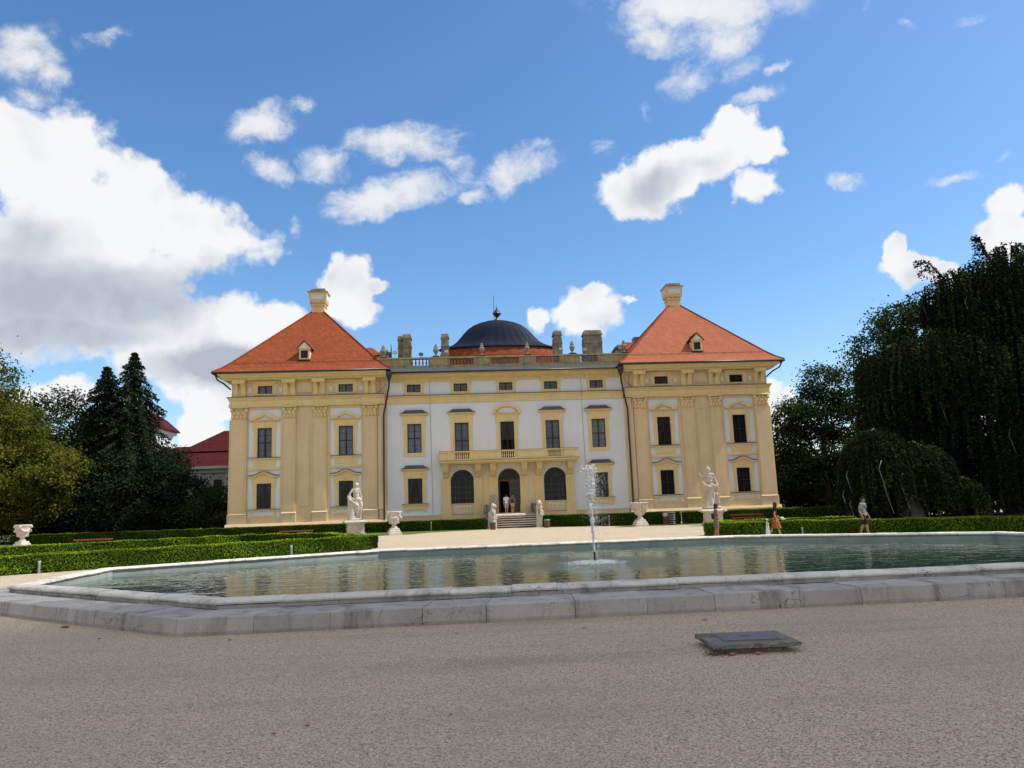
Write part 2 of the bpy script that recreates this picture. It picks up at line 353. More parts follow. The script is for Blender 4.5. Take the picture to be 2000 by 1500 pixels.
def tag(o, label=None, cat=None, group=None, kind=None):
    if label: o['label'] = label
    if cat: o['category'] = cat
    if group: o['group'] = group
    if kind: o['kind'] = kind
    return o
def thing(name, label, cat, loc=(0, 0, 0), rz=0.0, group=None):
    o = bpy.data.objects.new(name, None); o.empty_display_size = .3; COL.objects.link(o)
    o.location = loc; o.rotation_euler = (0, 0, rz); return tag(o, label, cat, group)
def copy_tree(o, parent=None):
    kids = [c for c in bpy.data.objects if c.parent == o]
    c = o.copy(); COL.objects.link(c)
    if parent: c.parent = parent
    for k in kids: copy_tree(k, c)
    return c
def np_mesh(name, V, quads, m, parent=None, attr=None, kind=None):
    """V (n,3) and quads (k,4) or (k,3) index arrays -> mesh object; attr = per-vertex float 'tone'"""
    me = bpy.data.meshes.new(name); k, w = quads.shape
    me.vertices.add(len(V)); me.vertices.foreach_set('co', V.astype(np.float32).ravel())
    me.loops.add(k*w); me.loops.foreach_set('vertex_index', quads.astype(np.int32).ravel())
    me.polygons.add(k); me.polygons.foreach_set('loop_start', np.arange(0, k*w, w, dtype=np.int32))
    try: me.polygons.foreach_set('loop_total', np.full(k, w, dtype=np.int32))
    except Exception: pass
    me.update(calc_edges=True)
    if attr is not None:
        a = me.attributes.new('tone', 'FLOAT', 'POINT'); a.data.foreach_set('value', attr.astype(np.float32))
    me.materials.append(m)
    o = bpy.data.objects.new(name, me); COL.objects.link(o)
    if parent: o.parent = parent
    if kind: o['kind'] = kind
    return o
# ------------------------------------------------------------------ the palace
PAL = thing('palace', 'yellow and white baroque palace with two orange roofed pavilions and a dark dome', 'palace')
ROOF_COUNT = 0
def wall_holes(mb, x0, x1, z0, z1, y, holes, reveal=0.25):
    """front face at y with rectangular holes (x0,x1,z0,z1), each with a reveal running back"""
    xs = sorted({x0, x1, *[h[0] for h in holes], *[h[1] for h in holes]}); zs = sorted({z0, z1, *[h[2] for h in holes], *[h[3] for h in holes]})
    for i in range(len(xs)-1):
        for j in range(len(zs)-1):
            cx, cz = (xs[i]+xs[i+1])/2, (zs[j]+zs[j+1])/2
            if any(h[0] < cx < h[1] and h[2] < cz < h[3] for h in holes): continue
            mb.add([(xs[i], y, zs[j]), (xs[i+1], y, zs[j]), (xs[i+1], y, zs[j+1]), (xs[i], y, zs[j+1])], [(0, 1, 2, 3)])
    for a, b, c, d in holes:
        q = y+reveal
        mb.add([(a,y,c),(b,y,c),(b,q,c),(a,q,c)], [(0,1,2,3)]); mb.add([(a,y,d),(b,y,d),(b,q,d),(a,q,d)], [(3,2,1,0)])
        mb.add([(a,y,c),(a,y,d),(a,q,d),(a,q,c)], [(3,2,1,0)]); mb.add([(b,y,c),(b,y,d),(b,q,d),(b,q,c)], [(0,1,2,3)])
def window(cx, z0, z1, w, y, cols, rows, transom=None, curtain='net', name='window', open_low=False):
    """wooden sash window filling the opening; y is the wall face"""
    x0, x1 = cx-w/2, cx+w/2; yf = y+.13; m = MB(); t = .068
    m.box(x0, x1, yf, yf+.07, z0, z0+t); m.box(x0, x1, yf, yf+.07, z1-t, z1)
    m.box(x0, x0+t, yf, yf+.07, z0+t, z1-t); m.box(x1-t, x1, yf, yf+.07, z0+t, z1-t)
    m.box(cx-.045, cx+.045, yf-.01, yf+.06, z0+t, z1-t)
    ztr = z0+(z1-z0)*transom if transom else None
    if ztr:
        m.box(x0+t, cx-.045, yf-.005, yf+.06, ztr-.04, ztr+.04); m.box(cx+.045, x1-t, yf-.005, yf+.06, ztr-.04, ztr+.04)
    for i in range(1, rows):
        z = z0+(z1-z0)*i/rows
        if ztr and abs(z-ztr) < .1: continue
        if open_low and ztr and z < ztr: continue
        m.box(x0+t, cx-.045, yf+.01, yf+.04, z-.012, z+.012); m.box(cx+.045, x1-t, yf+.01, yf+.04, z-.012, z+.012)
    for i in range(1, cols//2):
        for s in (-1, 1):
            x = cx+s*(w/2)*2*i/cols; m.box(x-.012, x+.012, yf+.012, yf+.038, z0+t, z1-t)
    o = m.build(name, W_FRAME, PAL)
    g = MB(); zb = ztr if (open_low and ztr) else z0+t
    g.add([(x0+t, yf+.03, zb), (x1-t, yf+.03, zb), (x1-t, yf+.03, z1-t), (x0+t, yf+.03, z1-t)], [(0, 1, 2, 3)]); g.build('pane', GLASS, o)
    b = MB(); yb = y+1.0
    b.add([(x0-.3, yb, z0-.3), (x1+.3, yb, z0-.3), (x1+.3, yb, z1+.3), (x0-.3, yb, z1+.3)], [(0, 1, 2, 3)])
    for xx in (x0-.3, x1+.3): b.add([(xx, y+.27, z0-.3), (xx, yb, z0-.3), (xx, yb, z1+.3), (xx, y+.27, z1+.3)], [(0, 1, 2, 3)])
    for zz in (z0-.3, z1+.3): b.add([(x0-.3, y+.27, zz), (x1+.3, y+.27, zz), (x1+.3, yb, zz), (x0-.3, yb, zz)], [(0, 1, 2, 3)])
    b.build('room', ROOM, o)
    if curtain:
        c = MB(); n = 40; yc = y+.36
        def strip(fl, fr):                # left/right edge as functions of height 0..1
            rows_ = 10
            ring = []
            for j in range(rows_+1):
                h = j/rows_; a, bb = fl(h), fr(h)
                ring.append([(a+(bb-a)*i/n, yc+.035*math.sin(i*1.05+cx*3)+.01*math.sin(i*2.7), z0+.02+(z1-z0-.06)*h) for i in range(n+1)])
            c.loft(ring, cap=False, closed=False)
        if curtain in ('net', 'dark'): strip(lambda h: x0+.03, lambda h: cx-.03-.05*(1-h)**2); strip(lambda h: cx+.03+.05*(1-h)**2, lambda h: x1-.03)
        elif curtain == 'parted':
            strip(lambda h: x0+.03, lambda h: x0+.16+(cx-x0-.2)*h**1.6); strip(lambda h: x1-.16-(x1-cx-.2)*h**1.6, lambda h: x1-.03)
        c.build('curtain', CURTAIN_D if curtain == 'dark' else CURTAIN_P if curtain == 'parted' else CURTAIN, o, smooth=True)
    return o

# ---- central block
HC = 14.35
ATT = [-8.88, -4.38, 0, 4.38, 8.88]
holes = [(c-.655, c+.655, 13.04, 13.81) for c in ATT]
holes += [(-9.55, -8.21, 7.24, 9.99), (8.21, 9.55, 7.24, 9.99)] + [(c-.67, c+.67, 6.35, 9.99) for c in (-4.38, 0, 4.38)]
holes += [(-9.55, -8.21, 2.48, 4.81), (8.21, 9.55, 2.48, 4.81)]
PO = (-6.28, 6.28, 1.33, 5.95)
m = MB(); wall_holes(m, -11.62, 11.62, 0.0, HC, 0.0, holes+[PO], .3)
m.build('wall', W_WALL, PAL); m = MB(); m.box(-11.6, 11.6, 24.0, 24.3, 0, HC); m.build('rear_wall', W_WALL, PAL)
curt = ['net', 'net', 'parted', 'net', 'net']
for c in ATT: window(c, 13.04, 13.81, 1.31, 0, 4, 2, curtain='net')
for c, k in zip(ATT, curt):
    lo = 7.24 if abs(c) > 5 else 6.35
    window(c, lo, 9.99, 1.34, 0, 2, 4 if lo > 7 else 5, .5 if lo > 7 else .53, k, open_low=(c == 0))
for c in (-8.88, 8.88): window(c, 2.48, 4.81, 1.34, 0, 2, 4 if c > 0 else 3, None, 'parted' if c < 0 else 'dark')
def eared(m, cx, w, z0, z1, top, y, out=.33, th=.07, ear=.1, bottom=0.0):
    """flat architrave round an opening, with small ears near its top"""
    a, b = cx-w/2, cx+w/2
    m.box(a-out, a+.002, y-th, y+.02, z0-bottom, top); m.box(b-.002, b+out, y-th, y+.02, z0-bottom, top)
    m.box(a+.002, b-.002, y-th, y+.02, z1, top)
    if bottom: m.box(a+.002, b-.002, y-th, y+.02, z0-bottom, z0)
    m.box(a-out-ear, a-out, y-th+.012, y+.02, top-.85*min(1, (z1-z0)/2), top-.002); m.box(b+out, b+out+ear, y-th+.012, y+.02, top-.85*min(1, (z1-z0)/2), top-.002)
    m.box(a-.10, a-.05, y-th-.02, y-th+.01, z0, z1+.1); m.box(b+.05, b+.10, y-th-.02, y-th+.01, z0, z1+.1); m.box(a-.05, b+.05, y-th-.02, y-th+.01, z1+.05, z1+.1)
def lead_hood(cx, hw, z, y, h=.34):
    t = MB()
    t.prism([(cx-hw, z), (cx+hw, z), (cx+hw, z+.035), (cx+hw*.80, z+.12), (cx+hw*.60, z+h), (cx-hw*.60, z+h), (cx-hw*.80, z+.12), (cx-hw, z+.035)], y-.26, y-.002)
    return t
def cornice_bar(m, cx, hw, z0, z1, y, steps=3, depth=.24):
    for i in range(steps):
        f = (i+1)/steps; m.box(cx-hw+(1-f)*.14, cx+hw-(1-f)*.14, y-depth*f, y+.0, z0+(z1-z0)*i/steps, z0+(z1-z0)*(i+1)/steps-(0 if i == steps-1 else .0))
for c in ATT:
    m = MB(); eared(m, c, 1.31, 13.04, 13.81, 14.0, 0, .31, .05, .08, .3)
    m.prism([(c-.98, 14.0), (c+.98, 14.0), (c+1.12, 14.36), (c-1.12, 14.36)], -.12, 0.0); m.build('window_surround', Y_TRIM, PAL)
for c in ATT:
    if abs(c) > 5:
        m = MB(); eared(m, c, 1.34, 7.24, 9.99, 10.72, 0, .36, .07, .09, .34); cornice_bar(m, c, 1.37, 10.72, 10.96, 0); s = m.build('window_surround', Y_TRIM, PAL)
        lead_hood(c, 1.37, 10.96, 0).build('hood', LEAD, s)
        m = MB(); eared(m, c, 1.34, 2.48, 4.81, 5.48, 0, .33, .07, .09); cornice_bar(m, c, 1.34, 5.48, 5.70, 0)
        m.box(c-1.22, c+1.22, -.16, 0, 2.32, 2.44); m.prism([(c-1.08, 1.98), (c+1.08, 1.98), (c+1.18, 2.32), (c-1.18, 2.32)], -.08, 0)
        m.prism([(c-.95, 1.74), (c-.70, 1.74), (c-.62, 1.86), (c+.62, 1.86), (c+.70, 1.74), (c+.95, 1.74), (c+1.0, 1.98), (c-1.0, 1.98)], -.07, 0)
        s = m.build('window_surround', Y_TRIM, PAL); lead_hood(c, 1.34, 5.70, 0).build('hood', LEAD, s)
        t = MB(); t.box(c-1.25, c+1.25, -.2, 0, 2.44, 2.47); t.build('sill', LEAD, s)
    elif c != 0:
        m = MB(); eared(m, c, 1.34, 6.35, 9.99, 10.72, 0, .36, .07, .09); cornice_bar(m, c, 1.37, 10.72, 10.96, 0); s = m.build('window_surround', Y_TRIM, PAL)
        lead_hood(c, 1.37, 10.96, 0).build('hood', LEAD, s)
    else:
        m = MB(); eared(m, 0, 1.34, 6.35, 9.99, 10.66, 0, .36, .07, .09); cornice_bar(m, 0, 1.36, 10.66, 10.86, 0)
        def arcpt(r0, zc, a0, n, rx): return [(rx*math.cos(a0+(math.pi-2*a0)*i/n), zc+r0*math.sin(a0+(math.pi-2*a0)*i/n)) for i in range(n+1)]
        out = arcpt(.80, 10.86, 0, 16, 1.36); inn = arcpt(.56, 10.86, 0, 16, 1.06)
        m.prism(out+inn[::-1], -.24, 0.0); m.prism([(x*.99, z) for x, z in inn]+[(-1.04, 10.862), (1.04, 10.862)][:0], -.03, 0.0)
        for i in range(6): m.box(-.42+i*.145, -.42+i*.145+.06, -.085, -.06, 10.28, 10.42)
        m.build('window_surround', Y_TRIM, PAL)
        t = MB(); t.prism(arcpt(.46, 10.88, 0, 14, .86), -.05, -.031); t.build('pediment_field', W_WALL, PAL)
# string course, frieze, cornice
m = MB(); m.box(-11.6, 11.6, -.10, 0, 11.97, 12.30); m.box(-11.6, 11.6, -.14, 0, 12.30, 12.56); m.box(-11.6, 11.6, -.24, 0, 12.56, 12.68); m.build('string_course', Y_TRIM, PAL)
t = MB(); t.box(-11.6, 11.6, -.28, 0, 12.68, 12.735); t.build('flashing', GUTTER, PAL)
m = MB(); xs = [-11.6]+[v for c in ATT for v in (c-1.13, c+1.13)]+[11.6]
for i in range(0, len(xs), 2): m.box(xs[i], xs[i+1], -.06, 0, 14.02, HC)
m.box(-11.6, 11.6, -.22, 0, HC, 14.46); m.prism_x([(-.30, 14.46), (-.55, 14.60), (-.78, 14.66), (-.80, 14.80), (0, 14.80), (0, 14.46)], -11.6, 11.6); m.build('cornice', Y_TRIM, PAL)
m = MB(); m.prism_x([(-1.10, 14.84), (-1.10, 14.90), (-.30, 15.36), (-.30, 14.80), (-.80, 14.80)], -11.2, 11.2); m.build('eave_roof', LEAD, PAL)
def gutter(x0, x1, y, z, nm='gutter'):
    m = MB(); m.tube([(x0, y, z), (x1, y, z)], .085, 10); return m.build(nm, GUTTER, PAL, smooth=True)
gutter(-11.0, 11.0, -1.14, 14.80)
# plinth
m = MB()
for a, b in ((-11.6, -6.32), (6.32, 11.6)): m = MB(); m.box(a, b, -.10, 0, 0, 1.28); m.box(a, b, -.14, 0, 1.28, 1.36); m.build('plinth', Y_WALL, PAL)
for x in (-7.35, 7.35):
    m = MB(); m.tube([(x, -.3, 14.8), (x, -.03, 14.3), (x, -.30, 12.7), (x, -.03, 11.9), (x+.05, -.03, 6), (x+.1, -.03, 1.4)], .013, 6); m.build('lightning_cable', CABLE, PAL)

# ---- porch with three arches under the balcony
YP = -.22
def arch_wall(mb, x0, x1, z0, z1, y, cx, hw, zb, zs, reveal):
    """wall panel with one round-headed opening"""
    n = 20; arc = [(cx+hw*math.cos(math.pi-math.pi*i/n), zs+hw*math.sin(math.pi-math.pi*i/n)) for i in range(n+1)]
    q = lambda a, b, c, d: mb.add([(a, y, c), (b, y, c), (b, y, d), (a, y, d)], [(0, 1, 2, 3)])
    q(x0, cx-hw, z0, z1); q(cx+hw, x1, z0, z1)
    if zb > z0+.001: q(cx-hw, cx+hw, z0, zb)
    for i in range(n):
        (a, za), (b, zb2) = arc[i], arc[i+1]; mb.add([(a, y, za), (b, y, zb2), (b, y, z1), (a, y, z1)], [(0, 1, 2, 3)])
        mb.add([(a, y, za), (b, y, zb2), (b, y+reveal, zb2), (a, y+reveal, za)], [(3, 2, 1, 0)])
    for xx in (cx-hw, cx+hw): mb.add([(xx, y, zb), (xx, y, zs), (xx, y+reveal, zs), (xx, y+reveal, zb)], [(0, 1, 2, 3)])
    mb.add([(cx-hw, y, zb), (cx+hw, y, zb), (cx+hw, y+reveal, zb), (cx-hw, y+reveal, zb)], [(0, 1, 2, 3)])
m = MB(); ZC = 5.95
arch_wall(m, -6.28, -2.75, 1.33, ZC, YP, -4.43, 1.10, 2.31, 4.39, .32); arch_wall(m, -1.70, 1.70, 1.33, ZC, YP, 0, 1.08, 1.34, 4.41, .32); arch_wall(m, 2.75, 6.28, 1.33, ZC, YP, 4.40, 1.08, 2.31, 4.37, .32)
for s in (-1, 1): m.add([(s*1.7, YP, 1.33), (s*2.75, YP, 1.33), (s*2.75, YP, ZC), (s*1.7, YP, ZC)], [(0, 1, 2, 3)])
for s in (-1, 1): m.add([(s*6.28, YP, 1.33), (s*6.28, .0, 1.33), (s*6.28, .0, ZC), (s*6.28, YP, ZC)], [(0, 1, 2, 3)])
m.build('porch_wall', C_WALL, PAL)
BR = [-5.98, -2.97, -1.55, 1.42, 2.84, 5.80]
for x in BR:
    m = MB(); m.box(x-.40, x+.40, YP-.14, YP, 1.36, 4.78); m.box(x-.46, x+.46, YP-.20, YP, 0.9, 2.05); m.box(x-.44, x+.44, YP-.17, YP, 2.05, 2.12); m.build('pilaster', Y_TRIM, PAL)
for s in (-1, 1):
    m = MB(); m.box(s*1.75, s*6.5, YP-.16, 0, 0, 1.30); m.box(s*4.42-1.3, s*4.42+1.3, YP-.05, YP, 1.36, 2.24); m.box(s*4.42-1.2, s*4.42+1.2, YP-.10, YP, 2.24, 2.32); m.build('porch_plinth', Y_WALL, PAL)
for s in (-1, 1):           # blind balusters below the arched windows, and the arched niches
    b = MB()
    b.box(s*4.42-.78, s*4.42+.78, YP-.075, YP-.05, 1.98, 2.08); b.box(s*4.42-.78, s*4.42+.78, YP-.075, YP-.05, 1.50, 1.58)
    for i in range(6):
        x = s*4.42-.65+i*.26; b.lathe([(.035, 0), (.07, .06), (.075, .12), (.035, .2), (.07, .3), (.035, .4)], 8, (x, YP-.05, 1.58))
    b.build('blind_balustrade', C_WALL, PAL)
    b = MB(); n = 12; b.prism([(s*2.26-.22, 2.12), (s*2.26+.22, 2.12)]+[(s*2.26+.22*math.cos(math.pi*i/n), 5.22+.22*math.sin(math.pi*i/n)) for i in range(n+1)], YP-.035, YP); b.build('niche', Y_TRIM, PAL)
def arch_window(cx, hw, zb, zs, y, nm='arched_window'):
    m = MB(); yf = y+.2; n = 20
    arc = lambda r: [(cx+r*math.cos(math.pi*i/n), zs+r*math.sin(math.pi*i/n)) for i in range(n+1)]
    m.prism(arc(hw)+arc(hw-.07)[::-1], yf, yf+.08)
    for s in (-1, 1): m.box(cx+s*hw, cx+s*(hw-.07), yf, yf+.08, zb, zs)
    m.box(cx-hw+.07, cx+hw-.07, yf, yf+.08, zb, zb+.07); m.box(cx-hw+.07, cx+hw-.07, yf-.01, yf+.06, zs-.04, zs+.04); m.box(cx-.035, cx+.035, yf, yf+.05, zb+.07, zs-.04)
    o = m.build(nm, PIPE_BK, PAL); t = MB()
    for i in range(1, 4):
        z = zb+(zs-zb)*i/4; t.box(cx-hw+.07, cx-.035, yf+.02, yf+.045, z-.012, z+.012); t.box(cx+.035, cx+hw-.07, yf+.02, yf+.045, z-.012, z+.012)
    for s in (-1, 1):
        for k in (1, 2): x = cx+s*(hw-.05)*k/3; t.box(x-.012, x+.012, yf+.022, yf+.043, zb+.07, zs-.04)
    for i in range(1, 6):
        a = math.pi*i/6; t.tube([(cx+.3*math.cos(a), yf+.03, zs+.04+.3*math.sin(a)), (cx+(hw-.06)*math.cos(a), yf+.03, zs+(hw-.06)*math.sin(a))], .013, 5)
    t.tube([(cx+.3*math.cos(math.pi*i/10), yf+.03, zs+.04+.3*math.sin(math.pi*i/10)) for i in range(11)], .013, 5)
    t.build('glazing_bars', mat('glazing_bars_%.0f' % cx, (.13, .12, .10, 1), rough=.5), o)
    g = MB(); g.add([(cx-hw+.05, yf+.04, zb)]+[(cx+hw-.05, yf+.04, zb)]+[(x, yf+.04, z) for x, z in arc(hw-.05)], [tuple(range(n+3))]); g.build('pane', GLASS, o)
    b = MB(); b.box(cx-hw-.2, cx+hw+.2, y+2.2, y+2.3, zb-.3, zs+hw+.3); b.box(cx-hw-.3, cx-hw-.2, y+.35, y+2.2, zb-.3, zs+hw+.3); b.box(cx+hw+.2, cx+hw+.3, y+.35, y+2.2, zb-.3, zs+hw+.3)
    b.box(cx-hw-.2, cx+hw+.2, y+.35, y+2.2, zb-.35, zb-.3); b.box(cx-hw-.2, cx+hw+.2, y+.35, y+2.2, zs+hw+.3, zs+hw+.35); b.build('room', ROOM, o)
    return o
arch_window(-4.43, 1.10, 2.31, 4.39, YP); arch_window(4.40, 1.08, 2.31, 4.37, YP)
def front_door():
    cx, hw, zb, zs = 0, 1.08, 1.34, 4.41; yf = YP+.16; n = 20
    arc = lambda r: [(cx+r*math.cos(math.pi*i/n), zs+r*math.sin(math.pi*i/n)) for i in range(n+1)]
    m = MB(); m.prism(arc(hw)+arc(hw-.13)[::-1], yf, yf+.12)
    for s in (-1, 1): m.box(s*hw, s*(hw-.13), yf, yf+.12, zb, zs)
    m.box(-.95, .95, yf, yf+.12, 4.26, 4.41)
    for i in (1, 2): a = math.pi*i/3; m.tube([(0, yf+.06, zs), (.95*math.cos(a), yf+.06, zs+.95*math.sin(a))], .022, 5)
    o = m.build('front_door', DOOR_W, PAL)
    l = MB(); yl = yf+.03                          # the right leaf is shut, the left one stands open into the hall
    l.box(.0, .10, yl, yl+.06, zb+.02, 4.26); l.box(.85, .95, yl, yl+.06, zb+.02, 4.26); l.box(.10, .85, yl, yl+.06, zb+.02, 2.05); l.box(.10, .85, yl, yl+.06, 4.12, 4.26)
    for z in (2.55, 3.05, 3.55): l.box(.10, .85, yl+.01, yl+.05, z-.02, z+.02)
    l.box(.46, .49, yl+.01, yl+.05, 2.05, 4.12); l.box(.2, .75, yl-.02, yl, 1.5, 1.92); l.build('door_leaf', DOOR_W, o)
    l = MB(); l.box(-.95, -.89, yf+.1, yf+.95, zb+.02, 4.26); l.build('door_leaf', DOOR_W, o)
    g = MB(); g.box(.10, .85, yl+.025, yl+.035, 2.05, 4.12); g.add([(x, yf+.06, z) for x, z in arc(.95)], [tuple(range(n+1))]); g.build('pane', GLASS, o)
    h = MB(); h.tube([(.05, yl-.05, 2.45), (.05, yl-.05, 2.3)], .02, 6); h.build('handle', METAL_G, o)
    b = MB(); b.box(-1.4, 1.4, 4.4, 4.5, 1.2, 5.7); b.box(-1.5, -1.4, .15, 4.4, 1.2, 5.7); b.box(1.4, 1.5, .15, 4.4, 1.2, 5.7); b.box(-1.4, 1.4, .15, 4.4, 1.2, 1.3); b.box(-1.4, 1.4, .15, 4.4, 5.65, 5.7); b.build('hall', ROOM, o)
front_door()
for x in BR:
    m = MB(); w = .26
    m.box(x-.30, x+.30, -1.30, YP, 5.72, 5.95)
    m.prism_x([(-1.22, 5.72), (-1.22, 5.50), (-1.05, 5.30), (-.85, 5.22), (-.62, 5.10), (-.50, 4.95), (YP-.02, 4.78), (YP-.02, 5.72)], x-w, x+w)
    m.box(x-.28, x+.28, YP-.36, YP, 4.84, 4.92)
    for k in range(4): m.box(x-.20+k*.115, x-.20+k*.115+.06, YP-.30, YP-.02, 4.72, 4.84)
    m.build('bracket', Y_TRIM, PAL)
m = MB(); m.box(-6.40, 6.40, -1.75, 0, 5.95, 6.02); m.box(-6.50, 6.50, -1.90, 0, 6.02, 6.10); m.box(-6.60, 6.58, -2.06, 0, 6.10, 6.22); bal = m.build('balcony', Y_TRIM, PAL)
m = MB(); m.box(-6.62, 6.60, -2.08, -1.5, 6.22, 6.25); m.build('flashing', GUTTER, bal)
m = MB(); GAPS = [(-5.15, -3.62), (-.77, .77), (3.62, 5.15)]
xs = [-6.45]+[v for g in GAPS for v in g]+[6.43]
for i in range(0, len(xs), 2): m.box(xs[i], xs[i+1], -1.95, -1.72, 6.245, 7.0); m.box(xs[i]+.25, xs[i+1]-.25, -1.97, -1.95, 6.42, 6.9)
for a, b in GAPS: m.box(a, b, -1.95, -1.72, 6.245, 6.40)
m.box(-6.55, 6.53, -2.02, -1.66, 7.0, 7.12)
for s in (-1, 1): m.box(s*6.44, s*6.22, -1.72, 0, 6.245, 7.0); m.box(s*6.53, s*6.16, -1.66, 0, 7.0, 7.12)
m.build('balcony_parapet', Y_TRIM, bal)
for a, b in GAPS:
    m = MB(); n = 8
    for i in range(n):
        x = a+(b-a)*(i+.5)/n; m.lathe([(.05, 0), (.05, .05), (.035, .08), (.075, .2), (.07, .26), (.032, .42), (.05, .5), (.05, .6)], 10, (x, -1.83, 6.40))
    m.build('balusters', Y_TRIM, bal, smooth=True)
t = MB(); t.box(-6.58, 6.56, -2.05, -1.63, 7.12, 7.14); t.build('coping_sheet', LEAD, bal)
# entrance steps and landing
m = MB(); SX0, SX1 = -1.72, 2.02
m.prism_x([(-.24, 1.33), (-3.55, 1.13), (-3.55, 1.02), (-.24, 1.02)], SX0, SX1)
for i in range(6):
    z = 1.13-.185*(i+1)+.0; y = -3.55-.36*(i+1); m.box(SX0, SX1, y, y+.40, z-.06, z)
st = m.build('entrance_steps', STEP_ST, PAL)
m = MB(); m.box(SX0+.02, SX1-.02, -3.50, -.24, 0, 1.02)
for i in range(6):
    z = 1.13-.185*(i+1); y = -3.55-.36*(i+1); m.box(SX0+.02, SX1-.02, y+.05, y+.36, 0 if i < 5 else -.1, z-.06)
m.build('riser', STEP_SHADE, st)
for x0, x1 in ((SX0-.55, SX0-.02), (SX1+.02, SX1+.55)): m = MB(); m.box(x0, x1, -4.0, -.3, 0, 2.0); m.box(x0-.06, x1+.06, -4.06, -.38, 2.0, 2.12); m.build('stair_cheek', STONE_D, PAL)

